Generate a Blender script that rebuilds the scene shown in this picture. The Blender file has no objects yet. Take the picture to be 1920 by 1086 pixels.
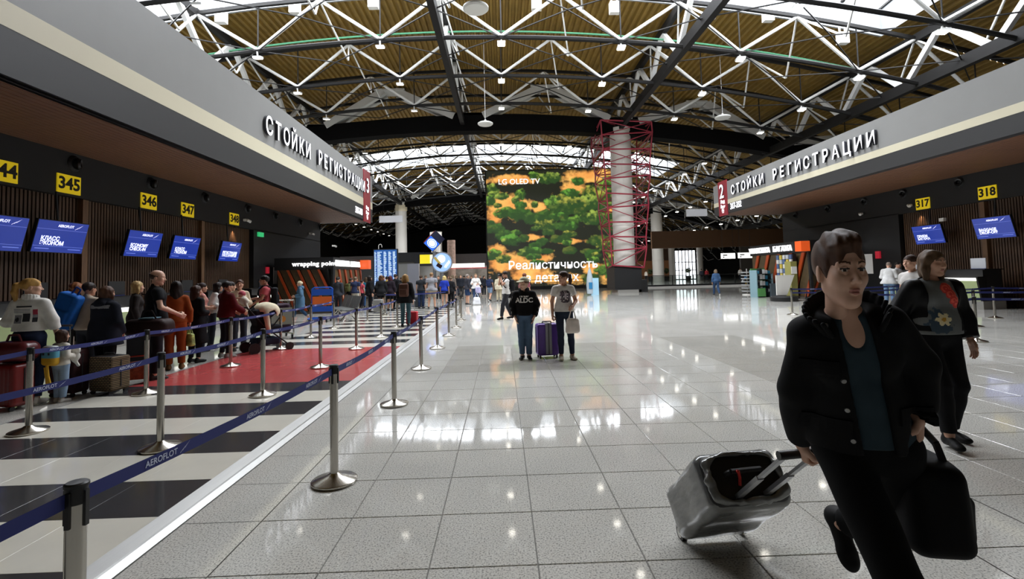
import bpy, bmesh, math, random
import numpy as np
from mathutils import Matrix, Vector
random.seed(7)
SC = bpy.context.scene
COL = SC.collection
PI = math.pi
# ------------------------------------------------------------------ camera (17 mm, photo 1920x1086)
FPX, PPY, PITCH, ROLL, YAW, CH = 911.58, 467.4, .0519, -.0245, .0219, 1.6
_f = Vector((math.sin(YAW)*math.cos(PITCH), math.cos(YAW)*math.cos(PITCH), math.sin(PITCH)))
_r = Vector((math.cos(YAW), -math.sin(YAW), 0)); _u = _r.cross(_f)
_r, _u = _r*math.cos(ROLL)+_u*math.sin(ROLL), _u*math.cos(ROLL)-_r*math.sin(ROLL)
cam = bpy.data.cameras.new('camera'); camo = bpy.data.objects.new('camera', cam); COL.objects.link(camo)
camo.matrix_world = Matrix(((_r.x,_u.x,-_f.x,0),(_r.y,_u.y,-_f.y,0),(_r.z,_u.z,-_f.z,CH),(0,0,0,1)))
cam.sensor_fit = 'HORIZONTAL'; cam.sensor_width = 36; cam.lens = 36*FPX/1920
cam.shift_y = -(543-PPY)/1920; cam.clip_end = 400; cam.clip_start = .05
SC.camera = camo
def ray(px, py): return _f + _r*((px-960)/FPX) - _u*((py-PPY)/FPX)
def G(px, py, z=0):
    d = ray(px,py); t = (z-CH)/d.z; return Vector((d.x*t, d.y*t, z))
def onX(px, py, X):
    d = ray(px,py); t = X/d.x; return Vector((X, d.y*t, CH+d.z*t))
def onY(px, py, Y):
    d = ray(px,py); t = Y/d.y; return Vector((d.x*t, Y, CH+d.z*t))
def proj(p):
    d = Vector(p)-Vector((0,0,CH)); z = d.dot(_f)
    if z <= .01: return None
    return (960+FPX*d.dot(_r)/z, PPY-FPX*d.dot(_u)/z)
# ------------------------------------------------------------------ world, large lights, exposure
SC.view_settings.view_transform = 'Standard'; SC.view_settings.look = 'None'
SC.view_settings.gamma = 1; SC.view_settings.use_curve_mapping = False
SC.view_settings.exposure = 0.35
W = bpy.data.worlds.new('overcast_sky'); SC.world = W; W.use_nodes = True
bg = W.node_tree.nodes['Background']; bg.inputs[0].default_value = (.93,.97,1,1); bg.inputs[1].default_value = 2.2
SKY_E = 13.0       # luminance of the daylight panes in the roof
LAMP_E = 10.0
# ------------------------------------------------------------------ helpers
def lin(c):
    if isinstance(c, str): c = [int(c[i:i+2],16)/255 for i in (0,2,4)]
    return tuple(x/12.92 if x <= .04045 else ((x+.055)/1.055)**2.4 for x in c)
_M = {}
def mat(name, c, rough=.6, metal=0, var=0, scale=8, emit=0, spec=.5, bump=0, stretch=None, coat=0, alpha=1, trans=0):
    if name in _M: return _M[name]
    m = bpy.data.materials.new(name); m.use_nodes = True; nt = m.node_tree; b = nt.nodes['Principled BSDF']
    c = lin(c); b.inputs['Base Color'].default_value = (*c,1); b.inputs['Roughness'].default_value = rough
    b.inputs['Metallic'].default_value = metal; b.inputs['Specular IOR Level'].default_value = spec
    b.inputs['Coat Weight'].default_value = coat; b.inputs['Alpha'].default_value = alpha
    b.inputs['Transmission Weight'].default_value = trans
    if emit: b.inputs['Emission Color'].default_value = (*c,1); b.inputs['Emission Strength'].default_value = emit
    if var or bump:
        tc = nt.nodes.new('ShaderNodeTexCoord'); mp = nt.nodes.new('ShaderNodeMapping'); nz = nt.nodes.new('ShaderNodeTexNoise')
        if stretch: mp.inputs['Scale'].default_value = stretch
        nz.inputs['Scale'].default_value = scale; nz.inputs['Detail'].default_value = 5
        nt.links.new(tc.outputs['Object'], mp.inputs[0]); nt.links.new(mp.outputs[0], nz.inputs[0])
        if var:
            rp = nt.nodes.new('ShaderNodeValToRGB'); lo = [x*(1-var) for x in c]; hi = [min(1,x*(1+var)) for x in c]
            rp.color_ramp.elements[0].position = .3; rp.color_ramp.elements[1].position = .7
            rp.color_ramp.elements[0].color = (*lo,1); rp.color_ramp.elements[1].color = (*hi,1)
            nt.links.new(nz.outputs[0], rp.inputs[0]); nt.links.new(rp.outputs[0], b.inputs['Base Color'])
        if bump:
            bp = nt.nodes.new('ShaderNodeBump'); bp.inputs['Strength'].default_value = bump; bp.inputs['Distance'].default_value = .01
            nt.links.new(nz.outputs[0], bp.inputs['Height']); nt.links.new(bp.outputs[0], b.inputs['Normal'])
    _M[name] = m; return m
def granite(name, c, k=1.0, rough=.055):
    m = bpy.data.materials.new(name); m.use_nodes = True; nt = m.node_tree; b = nt.nodes['Principled BSDF']; L = nt.links.new
    tc = nt.nodes.new('ShaderNodeTexCoord')
    geo = nt.nodes.new('ShaderNodeNewGeometry')
    vo = nt.nodes.new('ShaderNodeTexNoise'); vo.inputs['Scale'].default_value = 95; vo.inputs['Detail'].default_value = 3
    n2 = nt.nodes.new('ShaderNodeTexNoise'); n2.inputs['Scale'].default_value = 1.1; n2.inputs['Detail'].default_value = 2
    L(geo.outputs['Position'], vo.inputs['Vector']); L(geo.outputs['Position'], n2.inputs['Vector'])
    r = nt.nodes.new('ShaderNodeValToRGB'); e = r.color_ramp.elements
    c = lin(c)
    e[0].position = .34; e[0].color = (*[x*.42*k for x in c],1); e[1].position = .60; e[1].color = (*[min(1,x*1.12) for x in c],1)
    e2 = e.new(.46); e2.color = (*[x*.93 for x in c],1)
    L(vo.outputs[0], r.inputs[0])
    mx = nt.nodes.new('ShaderNodeMix'); mx.data_type = 'RGBA'; mx.blend_type = 'MULTIPLY'; mx.inputs[0].default_value = .5
    r2 = nt.nodes.new('ShaderNodeValToRGB'); r2.color_ramp.elements[0].color = (.8,.8,.8,1); r2.color_ramp.elements[0].position = .3; r2.color_ramp.elements[1].position = .7
    L(n2.outputs[0], r2.inputs[0]); L(r.outputs[0], mx.inputs[6]); L(r2.outputs[0], mx.inputs[7]); L(mx.outputs[2], b.inputs['Base Color'])
    b.inputs['Roughness'].default_value = rough; b.inputs['Specular IOR Level'].default_value = .55
    return m
class MB:
    def __init__(s): s.v = []; s.f = []; s.m = []; s.cm = 0
    def box(s, c, d, R=None):
        n = len(s.v); c = Vector(c); h = Vector(d)*.5
        for z in (-1,1):
            for y in (-1,1):
                for x in (-1,1):
                    p = Vector((x*h.x,y*h.y,z*h.z))
                    if R is not None: p = R@p
                    s.v.append(tuple(c+p))
        for f in ((0,2,3,1),(4,5,7,6),(0,1,5,4),(2,6,7,3),(0,4,6,2),(1,3,7,5)): s.f.append(tuple(n+i for i in f)); s.m.append(s.cm)
        return s
    def b6(s, x0,x1,y0,y1,z0,z1): return s.box(((x0+x1)/2,(y0+y1)/2,(z0+z1)/2),(x1-x0,y1-y0,z1-z0))
    def quad(s, *p):
        n = len(s.v); s.v += [tuple(q) for q in p]; s.f.append(tuple(range(n,n+len(p)))); s.m.append(s.cm); return s
    def tube(s, a, b, r, n=8, r2=None, caps=True):
        a = Vector(a); b = Vector(b); d = (b-a); 
        if d.length < 1e-6: return s
        d.normalize(); u = d.orthogonal().normalized(); w = d.cross(u); r2 = r if r2 is None else r2; k = len(s.v)
        for i in range(n):
            t = 2*PI*i/n; o = u*math.cos(t)+w*math.sin(t); s.v.append(tuple(a+o*r)); s.v.append(tuple(b+o*r2))
        for i in range(n):
            j = (i+1)%n; s.f.append((k+2*i,k+2*j,k+2*j+1,k+2*i+1)); s.m.append(s.cm)
        if caps:
            s.f.append(tuple(k+2*i for i in range(n))[::-1]); s.f.append(tuple(k+2*i+1 for i in range(n))); s.m += [s.cm]*2
        return s
    def path(s, pts, r, n=6):
        for a, b in zip(pts, pts[1:]): s.tube(a,b,r,n)
        return s
    def lathe(s, prof, n=24, c=(0,0,0), R=None):
        k = len(s.v); m = len(prof); c = Vector(c)
        for i in range(n):
            t = 2*PI*i/n
            for r, z in prof:
                p = Vector((r*math.cos(t),r*math.sin(t),z))
                if R is not None: p = R@p
                s.v.append(tuple(c+p))
        for i in range(n):
            j = (i+1)%n
            for q in range(m-1):
                s.f.append((k+i*m+q,k+j*m+q,k+j*m+q+1,k+i*m+q+1)); s.m.append(s.cm)
        return s
    def prism(s, poly, axis, a, b):   # poly in the plane normal to axis
        k = len(s.v); n = len(poly)
        def P(u,w,t): return {'x':(t,u,w),'y':(u,t,w),'z':(u,w,t)}[axis]
        for u,w in poly: s.v.append(P(u,w,a))
        for u,w in poly: s.v.append(P(u,w,b))
        for i in range(n):
            j = (i+1)%n; s.f.append((k+i,k+j,k+n+j,k+n+i)); s.m.append(s.cm)
        s.f.append(tuple(range(k,k+n))[::-1]); s.f.append(tuple(range(k+n,k+2*n))); s.m += [s.cm]*2
        return s
    def mesh(s, name, mats, smooth=False):
        me = bpy.data.meshes.new(name); me.from_pydata(s.v, [], s.f)
        for m in (mats if isinstance(mats,(list,tuple)) else [mats]): me.materials.append(m)
        if len(me.materials) > 1: me.polygons.foreach_set('material_index', s.m)
        bm = bmesh.new(); bm.from_mesh(me); bmesh.ops.recalc_face_normals(bm, faces=bm.faces); bm.to_mesh(me); bm.free()
        if smooth:
            me.polygons.foreach_set('use_smooth', [True]*len(me.polygons))
            try: me.set_sharp_from_angle(angle=.6)
            except Exception: pass
        return me
    def build(s, name, mats, parent=None, smooth=False): return obj(name, s.mesh(name, mats, smooth), parent)
def obj(name, me, parent=None, loc=None, rot=None, M=None):
    o = bpy.data.objects.new(name, me); COL.objects.link(o)
    if parent is not None: o.parent = parent
    if M is not None: o.matrix_local = M
    if loc is not None: o.location = loc
    if rot is not None: o.rotation_euler = rot
    return o
def tag(o, label, cat, group=None):
    o['label'] = label; o['category'] = cat
    if group: o['group'] = group
    return o
def thing(name, label, cat, loc=(0,0,0), rz=0, group=None, rot=None):
    o = bpy.data.objects.new(name, None); COL.objects.link(o); o.location = loc
    o.rotation_euler = rot if rot else (0,0,rz); o.empty_display_size = .1
    return tag(o, label, cat, group)
def struct(o): o['kind'] = 'structure'; return o
def stuff(o): o['kind'] = 'stuff'; return o
def dup(root, loc=None, rot=None, label=None, parent=None):
    r = root.copy(); COL.objects.link(r)
    if parent is not None: r.parent = parent
    if loc is not None: r.location = loc
    if rot is not None: r.rotation_euler = rot
    if label: r['label'] = label
    for ch in list(root.children): dup(ch, parent=r)
    return r
_TX = {}
def text_mesh(body, size, m, ext=.004, off=0, align='CENTER', sx=1, spacing=1, base=False, side=None):
    key = (body,size,m.name,ext,off,align,sx,spacing,base,side and side.name)
    if key in _TX: return _TX[key]
    c = bpy.data.curves.new('t','FONT'); c.body = body; c.size = size; c.extrude = ext; c.offset = off; c.align_x = align; c.align_y = 'TOP_BASELINE' if base else 'CENTER'
    c.resolution_u = 3; c.space_character = spacing
    o = bpy.data.objects.new('t',c); COL.objects.link(o); bpy.context.view_layer.update()
    me = bpy.data.meshes.new_from_object(o.evaluated_get(bpy.context.evaluated_depsgraph_get()))
    bpy.data.objects.remove(o); bpy.data.curves.remove(c)
    if sx != 1: me.transform(Matrix.Diagonal((sx,1,1,1)))
    me.materials.clear(); me.materials.append(m)
    if side:
        me.materials.append(side)
        for q in me.polygons: q.material_index = 1 if q.normal.z < .5 else 0
    _TX[key] = me; return me
def face(n, p):   # matrix: local x = reading direction, y = up, z = outwards
    p = Vector(p)
    X, Z = {'+x':((0,1,0),(1,0,0)), '-x':((0,-1,0),(-1,0,0)), '-y':((1,0,0),(0,-1,0)), '+y':((-1,0,0),(0,1,0))}[n]
    return Matrix(((X[0],0,Z[0],p.x),(X[1],0,Z[1],p.y),(X[2],1,Z[2],p.z),(0,0,0,1)))
def member_mesh():   # unit round member along z
    return MB().tube((0,0,0),(0,0,1),1,8).mesh('member', M_white, True)
def along(a, b, rx, ry=None):   # matrix placing a unit member from a to b
    a = Vector(a); b = Vector(b); d = b-a; L = d.length; d.normalize()
    up = Vector((0,0,1)) if abs(d.z) < .98 else Vector((0,1,0))
    u = up.cross(d).normalized(); w = d.cross(u); ry = ry or rx
    return Matrix(((u.x*rx,w.x*ry,d.x*L,a.x),(u.y*rx,w.y*ry,d.y*L,a.y),(u.z*rx,w.z*ry,d.z*L,a.z),(0,0,0,1)))
M_white = mat('white_paint','dcdcd8',.45)
M_dark = mat('dark_steel','1b1a19',.6,spec=.25)
M_black = mat('black_panel','0e0e0f',.6)
M_steel = mat('brushed_steel','b9b5ac',.22,1)
M_glass = None
# ================================================================== FLOOR
g_light = granite('light_granite','d3d1c9'); g_dark = granite('grey_granite','c2bfb6'); 
q_white = mat('white_floor_tile','dcd8cb',.12,var=.03,scale=3); q_black = mat('black_floor_tile','3d3d3f',.14,var=.12,scale=4); q_red = mat('red_floor_tile','b54c4b',.2,var=.05,scale=2)
floor = struct(MB().b6(-34,44,-14,126,-.3,-.006).build('floor', mat('floor_joint','77756f',.8)))
T = .6
gx0 = G(766,800).x; gy0 = G(837.5,965.4).y          # a joint crossing read from the photograph
QX0, QX1, QY0, QP = -5.82, -2.37, 2.84, .61
QYN, QYF = QY0-3*QP, QY0+38*QP
def zone(x, y):     # darker granite fields
    for (a,b,c,d) in DARKZ:
        if a < x < b and c < y < d: return 1
    return 0
za = G(1254,634.6); zb = G(1343,632.4); zc = G(1494,722)
zd = G(1110,641); ze = G(1157,640); zf = G(1254,694)
DARKZ = [(za.x, zb.x+.3, zc.y, za.y), (zd.x-2.9, zf.x, zf.y, zd.y)]
near = []; rest_v = []; rest_f = []; rest_m = []
i0 = int((-34-gx0)/T)-1
cells = []
for i in range(i0, i0+132):
    for j in range(-28, 200):
        x0, y0 = gx0+i*T, gy0+j*T
        if y0 > 110 or y0 < -12: continue
        x1, y1 = x0+T, y0+T
        if QYN < y0+T/2 < QYF:      # clip at the striped field
            if x0 > QX0-.01 and x1 < QX1+.24: continue
            if x0 < QX1+.22 < x1: x0 = QX1+.22
            elif x0 < QX0 < x1: x1 = QX0
        if x1-x0 < .02: continue
        cells.append((x0,x1,y0,y1))
def vis(x, y):
    p = proj((x,y,0)); return p and -60 < p[0] < 1980 and p[1] < 1150
cand = [c for c in cells if c[2] < 10 and c[2] > 1 and c[0] > -2.3 and abs(c[1]-c[0]-T) < .01 and vis((c[0]+c[1])/2,(c[2]+c[3])/2)]
cand.sort(key=lambda c: c[2]*c[2]+.1*c[0]*c[0]); cand = cand[:270]; cs = set(cand)
def tile_mesh(m, w, d, th=.02, bv=.003, name='tile'):
    b = MB(); x, y = w/2, d/2
    v = [(-x,-y,-th),(x,-y,-th),(x,y,-th),(-x,y,-th),(-x,-y,-bv),(x,-y,-bv),(x,y,-bv),(-x,y,-bv),(-x+bv,-y+bv,0),(x-bv,-y+bv,0),(x-bv,y-bv,0),(-x+bv,y-bv,0)]
    b.v = v; b.f = [(0,1,5,4),(1,2,6,5),(2,3,7,6),(3,0,4,7),(4,5,9,8),(5,6,10,9),(6,7,11,10),(7,4,8,11),(8,9,10,11)]; b.m = [0]*9
    return b.mesh(name, m)
tm = [tile_mesh(g, T-.006, T-.006) for g in (g_light,g_dark)]
for c in cand:
    x, y = (c[0]+c[1])/2, (c[2]+c[3])/2
    obj('tile', tm[zone(x,y)], floor, loc=(x,y,0))
for c in cells:
    if c in cs: continue
    n = len(rest_v); a, b, d, e = c[0]+.003, c[1]-.003, c[2]+.003, c[3]-.003
    rest_v += [(a,d,0),(b,d,0),(b,e,0),(a,e,0)]; rest_f.append((n,n+1,n+2,n+3)); rest_m.append(zone((a+b)/2,(d+e)/2))
me = bpy.data.meshes.new('granite_tiles'); me.from_pydata(rest_v,[],rest_f); me.materials.append(g_light); me.materials.append(g_dark); me.polygons.foreach_set('material_index',rest_m)
stuff(obj('granite_tiles', me, floor))
# striped queue field: tiles one row per stripe
nc = 6; cw = (QX1-QX0)/nc
qm = {k: tile_mesh(m, cw-.002, QP-.002, .018, .001) for k, m in (('w',q_white),('b',q_black),('r',q_red))}
fv = MB()
for j in range(-3, 38):
    k = 'r' if 8 <= j < 14 else ('w' if j % 2 == 0 else 'b')
    for i in range(nc):
        p = (QX0+(i+.5)*cw, QY0+(j+.5)*QP, .012)
        if j < 19: obj('tile', qm[k], floor, loc=p)
        else:
            fv.cm = 'wb'.index(k); fv.b6(p[0]-cw/2,p[0]+cw/2,p[1]-QP/2,p[1]+QP/2,-.006,.012)
stuff(fv.build('stripe_tiles', [q_white,q_black], floor))
alu = mat('brushed_aluminium','bdbdba',.42,.8,var=.05,scale=30,stretch=(1,.05,1))
tr = MB().prism([(QX1,-.005),(QX1,.016),(QX1+.125,.016),(QX1+.13,.022),(QX1+.138,.022),(QX1+.145,.012),(QX1+.21,.002),(QX1+.21,-.005)],'y',QYN,QYF)
struct(tr.build('trim_1', alu))
struct(MB().b6(QX0-.03,QX0,QYN,QYF,-.005,.013).build('trim_2', alu))
# ================================================================== SIDE FRONTS ABOVE THE DESKS
f_grey = mat('grey_fascia','888886',.5,var=.02,scale=2); f_cream = mat('cream_band','cfc8af',.5); f_dark = mat('charcoal_band','2b2b2b',.55)
wood_s = mat('soffit_wood','6e4b35',.55,var=.35,scale=5,stretch=(6,.5,6))
slat_m = mat('slat_wood','4f3826',.5,var=.35,scale=6,stretch=(3,3,.4))
red_m = mat('red_sign_panel','8e2430',.45); lit_w = mat('lit_white_letter','fbfbff',.5,emit=1.15)
let_side = mat('letter_side','23242c',.5)
yel = mat('yellow_sign','f2d21c',.4,emit=.22); ink = mat('sign_ink','15140f',.6)
def fascia(side, X, XW, zb, zc0, zc1, zt, YE):
    s = 1 if side == 'left' else -1          # outward normal sign along x
    n = '+x' if s > 0 else '-x'
    YN = -6; D = .3
    w = struct(MB().b6(min(X,X-s*D),max(X,X-s*D),YN,YE,zc1,zt).build('wall_%s_fascia'%side, f_grey))
    MB().b6(min(X+s*.006,X-s*D),max(X+s*.006,X-s*D),YN,YE,zc0,zc1).build('cream_band', f_cream, w)
    MB().b6(min(X,X-s*D),max(X,X-s*D),YN,YE,zb,zc0).build('dark_band', f_dark, w)
    ex = XW-s*.3
    MB().b6(min(X-s*D,ex),max(X-s*D,ex),YE-.25,YE,zb,zt).build('end_panel', f_grey, w)
    MB().b6(min(X-s*D,ex),max(X-s*D,ex),YN,YE-.25,zb+.06,zb+.12).build('top_board', M_black, w)
    npl = 19; a = X-s*.03; b = XW; pw = (b-a)/npl
    pm = MB().b6(-abs(pw)/2+.012,abs(pw)/2-.012,0,YE-YN-.02,0,.03).mesh('plank', wood_s)
    for i in range(npl): obj('plank', pm, w, loc=(a+(i+.5)*pw, YN, zb))
    wb = struct(MB().b6(min(XW,ex),max(XW,ex),YN,YE-.25,3.87,zb+.5).build('wall_%s_bulkhead'%side, M_black))
    return w, n, s
FL = fascia('left', -7.9, -11.0, 5.0, 5.79, 6.22, 7.83, 30.0)
FR = fascia('right', 13.6, 17.8, 4.98, 5.5, 5.757, 6.86, 30.5)
def letters(w, n, X, pix0, pix1, body, size, zc):
    s = 1 if n == '+x' else -1
    a = onX(*pix0, X).y; b = onX(*pix1, X).y
    st = (b-a)/(len(body)-1)
    root = thing('check_in_lettering', 'white lit Cyrillic lettering on the grey front above the %s' % ('desks numbered 345 to 348' if s > 0 else 'desks numbered 317 and 318'), 'sign', (X,(a+b)/2,zc))
    for i, ch in enumerate(body):
        if ch == ' ': continue
        me = text_mesh(ch, size, lit_w, .05, .01, base=True, sx=.88, side=let_side)
        o = obj('letter', me, root, M=face(n, (s*.07, a+st*i-(a+b)/2, -size*.36)))
    return root
letters(*FL[:2], -7.9, (499,222), (678,331), 'СТОЙКИ РЕГИСТРАЦИИ', .86, 6.86)
letters(*FR[:2], 13.6, (1377,345), (1638,263), 'СТОЙКИ РЕГИСТРАЦИИ', .72, 6.2)
def endsign(n, X, py, big, rng, zb, zt, label, s, rpix, bigz):
    Y0 = onX(*py[0], X).y; Y1 = onX(*py[1], X).y; w = abs(Y1-Y0); Yc = (Y0+Y1)/2
    r = thing('zone_sign', label, 'sign', (X,Yc,zb))
    MB().b6(s*.01-.03,s*.01+.03,-w/2,w/2,-.12,zt-zb+.12).build('panel', red_m, r)
    obj('numeral', text_mesh(big, 1.2, lit_w, .03, .012, side=let_side), r, M=face(n,(s*.06,0,bigz-zb)))
    for i, t in enumerate(('Ряд','Row','行')): 
        obj('caption', text_mesh(t, .3, lit_w, .01, .002), r, M=face(n,(s*.045,0,.72-.28*i)))
    y = onX(*rpix, X)
    obj('desk_range', text_mesh(rng, .5, lit_w, .012, .002, sx=.8), r, M=face(n,(s*.02,y.y-Yc,y.z-zb)))
endsign('+x', -7.9, ((681,360),(693,360)), '3', '333-348', 5.0, 7.83, 'dark red sign strip with numeral 3 and desk range 333-348', 1, (672.5,396), 7.0)
endsign('-x', 13.6, ((1348,370),(1364,370)), '2', '317-332', 4.98, 6.86, 'dark red sign strip with numeral 2 and desk range 317-332', -1, (1380,385), 6.3)
# walls behind the desks
def slats(side, XW, y0, y1, posts):
    s = 1 if side == 'left' else -1
    back = XW-s*.25
    w = struct(MB().b6(min(back,back-s*.15),max(back,back-s*.15),-6,y1,0,3.9).build('wall_%s_desks'%side, mat('dark_backing','17130f',.7)))
    sm = MB().b6(-.035,.035,-.031,.031,0,3.85).mesh('slat', slat_m)
    y = y0; 
    while y < y1:
        obj('slat', sm, w, loc=(back+s*.05,y,0.02)); y += .1
    for q in posts: MB().b6(back,back+s*.22,q-.09,q+.09,0,3.86).build('post', mat('post_wood','6b4d33',.5,var=.25,scale=6,stretch=(3,3,.4)), w)
    return w
slats('left', -11.0, 8.0, 21.8, (13.1,18.2))
slats('right', 17.8, 13.6, 21.3, (17.55,))
struct(MB().b6(-11.3,-11.0,21.8,29.75,0,3.9).build('wall_left_end', M_black))
struct(MB().b6(17.8,18.1,21.3,30.25,0,3.9).build('wall_right_end', M_black))
# ================================================================== ROOF
def za_(x): return -.0052*(x+1.5)**2           # arch of the roof across the hall
ZL, ZD = 13.6, 16.8                              # lower chord and deck at the crown
XR0, XR1 = -34, 44
deck_m = mat('ochre_roof_deck','8d7030',.6,var=.15,scale=2)
sky_bays = [(16.3,25.2),(55.2,63.0)]; SX0, SX1 = -24.5, 20.8
def deck(x0, x1, y0, y1, b):
    xs = np.arange(x0, x1+.01, .36)
    for x in xs:
        pr = [(x,0),(x+.14,0),(x+.2,-.16),(x+.31,-.16),(x+.36,0)]
        for (a,da),(c,dc) in zip(pr,pr[1:]):
            b.quad((a,y0,ZD+za_(a)+da),(c,y0,ZD+za_(c)+dc),(c,y1,ZD+za_(c)+dc),(a,y1,ZD+za_(a)+da))
b = MB(); ys = [-14]+[y for bay in sky_bays for y in bay]+[118]
for y0, y1 in zip(ys[::2], ys[1::2]): deck(XR0, XR1, y0, y1, b)
for y0, y1 in sky_bays: deck(XR0, SX0-.36, y0, y1, b); deck(SX1, XR1, y0, y1, b)
me = bpy.data.meshes.new('ceiling'); me.from_pydata(b.v,[],b.f); me.materials.append(deck_m)
ceiling = struct(obj('ceiling', me))
sky_m = mat('daylight_pane','f4f8ff',.4,emit=SKY_E); curb_m = mat('grey_skylight_curb','8d9092',.6)
for n, (y0,y1) in enumerate(sky_bays):
    w = struct(MB().build('window_%d'%(n+1), curb_m)) if False else None
    cb = MB(); N = 22; xs = [SX0+(SX1-SX0)*i/N for i in range(N+1)]; HC = 1.3
    for a, c in zip(xs, xs[1:]):
        A, C = ZD+za_(a), ZD+za_(c)
        for y, t in ((y0,-.12),(y1,.12)): cb.v and None; cb.quad((a,y,A-.25),(c,y,C-.25),(c,y,C+HC),(a,y,A+HC)); cb.quad((a,y+t,A-.25),(c,y+t,C-.25),(c,y+t,C+HC),(a,y+t,A+HC)); cb.quad((a,y,A-.25),(c,y,C-.25),(c,y+t,C-.25),(a,y+t,A-.25))
    for x in (SX0,SX1): cb.quad((x,y0,ZD+za_(x)-.25),(x,y1,ZD+za_(x)-.25),(x,y1,ZD+za_(x)+HC),(x,y0,ZD+za_(x)+HC))
    w = struct(cb.build('window_%d'%(n+1), curb_m))
    ym = (y0+y1)/2; R = .5
    for a, c in zip(xs, xs[1:]):
        A, C = ZD+za_(a)+HC, ZD+za_(c)+HC
        for (ya,za),(yb,zb) in (((y0,0),(ym,R)),((ym,R),(y1,0))):
            pm = MB().quad((a+.05,ya,A+za),(c-.05,ya,C+za),(c-.05,yb,C+zb),(a+.05,yb,A+zb)).build('pane', sky_m, w)
    for a in xs: 
        A = ZD+za_(a)+HC-.04; m = MB(); m.box((a,(y0+ym)/2,A+R/2),(.17,math.hypot(ym-y0,R),.16),Matrix.Rotation(math.atan2(R,ym-y0),3,'X')); m.box((a,(y1+ym)/2,A+R/2),(.17,math.hypot(ym-y0,R),.16),Matrix.Rotation(-math.atan2(R,ym-y0),3,'X')); m.build('glazing_bar', M_dark, w)
# truss members
unit_w = MB().tube((0,0,0),(0,0,1),1,8).mesh('strut', M_white, True)
unit_d = MB().tube((0,0,0),(0,0,1),1,6).mesh('tie', M_dark, True)
unit_bw = MB().b6(-1,1,-1,1,0,1).mesh('web', M_white)
unit_bd = MB().b6(-1,1,-1,1,0,1).mesh('chord', M_dark)
LX = [-42.4+6.07*i for i in range(0,15)]          # lamp node columns
LX = [.24+6.07*i for i in range(-5,8)]
RY = [38.2+4.75*k for k in range(-6,16)]
GX = [-15.0,-2.82,9.6,21.6,33.7]                  # long trusses
KEEP = 280
big = []; small = MB()
trusses = {}
def member(kind, a, b, r, ry=None, near=False, root=None):
    if near: obj({'w':'strut','d':'tie','bw':'web','bd':'chord'}[kind], {'w':unit_w,'d':unit_d,'bw':unit_bw,'bd':unit_bd}[kind], root, M=along(a,b,r,ry)); return
    small.cm = 0 if kind in ('w','bw') else 1
    small.tube(a,b,r,4 if kind in 'wd' else 4, caps=False)
def node(x, y, dz=0): return Vector((x,y,ZL+za_(x)+dz))
UP = 2.3
for k, y in enumerate(RY):
    nr = 19 < y < 37
    root = None
    if nr: root = struct(obj('roof_truss', MB().path([tuple(node(x,y,.0)) for x in np.arange(-30,43,2.0)],.11,6).mesh('lower_chord', M_dark), None))
    else: small.cm = 1; small.path([tuple(node(x,y)) for x in LX],.1,4)
    small.cm = 1; 
    pth = [tuple(node(x,y,UP+.05)) for x in np.arange(-33,44,3.0)]
    if nr: MB().path(pth,.12,4).build('purlin', M_dark, root)
    else: small.path(pth,.12,4)
    if abs(y-38.2) < .1: continue
    for i, x in enumerate(LX):
        for sg in (-1,1):
            nn = nr and -19 < x < 25
            member('w', node(x,y,.05), node(x+sg*3.035,y,UP), .085, near=nn, root=root)
        member('d', node(x,y), node(x,y,UP), .035, near=nn, root=root)
        # ties in plan towards the next rows
        member('d', node(x,y), node(x+3.035,y+2.37,.15), .032)
        member('d', node(x,y), node(x-3.035,y+2.37,.15), .032)
        member('d', node(x+3.035,y-2.37,.15), node(x,y), .032)
        member('d', node(x-3.035,y-2.37,.15), node(x,y), .032)
        member('w', node(x+3.035,y,UP), node(x+3.035+.7,y+2.37,.2), .05)
        member('w', node(x+3.035,y+4.75,UP), node(x+3.035+.7,y+2.37,.2), .05)
for gx in GX:
    root = struct(obj('roof_girder', MB().b6(-.16,.16,0,118,-.28,.28).mesh('bottom_chord', M_dark), None)); root.location = (gx,4,ZL+za_(gx)+.1)
    MB().b6(-.14,.14,0,118,-.2,.2).build('top_chord', M_dark, root).location = (0,0,UP)
    y = 6
    while y < 116:
        nn = 12 < y < 50
        for a, c in ((y,y+2.3),(y+4.6,y+2.3)):
            if nn: obj('web', unit_bw, root, M=along((0,a-4,.1),(0,c-4,UP),.11,.13))
            else: small.cm = 0; small.tube((gx,a,ZL+za_(gx)+.1),(gx,c,ZL+za_(gx)+UP),.12,4,caps=False)
        y += 4.75
stuff(struct(small.build('roof_space_frame', [M_white,M_dark]))); bpy.data.objects['roof_space_frame']['kind'] = 'stuff'
tag(bpy.data.objects['roof_space_frame'],'thin dark and white space frame members under the ochre roof deck','roof frame')
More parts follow.
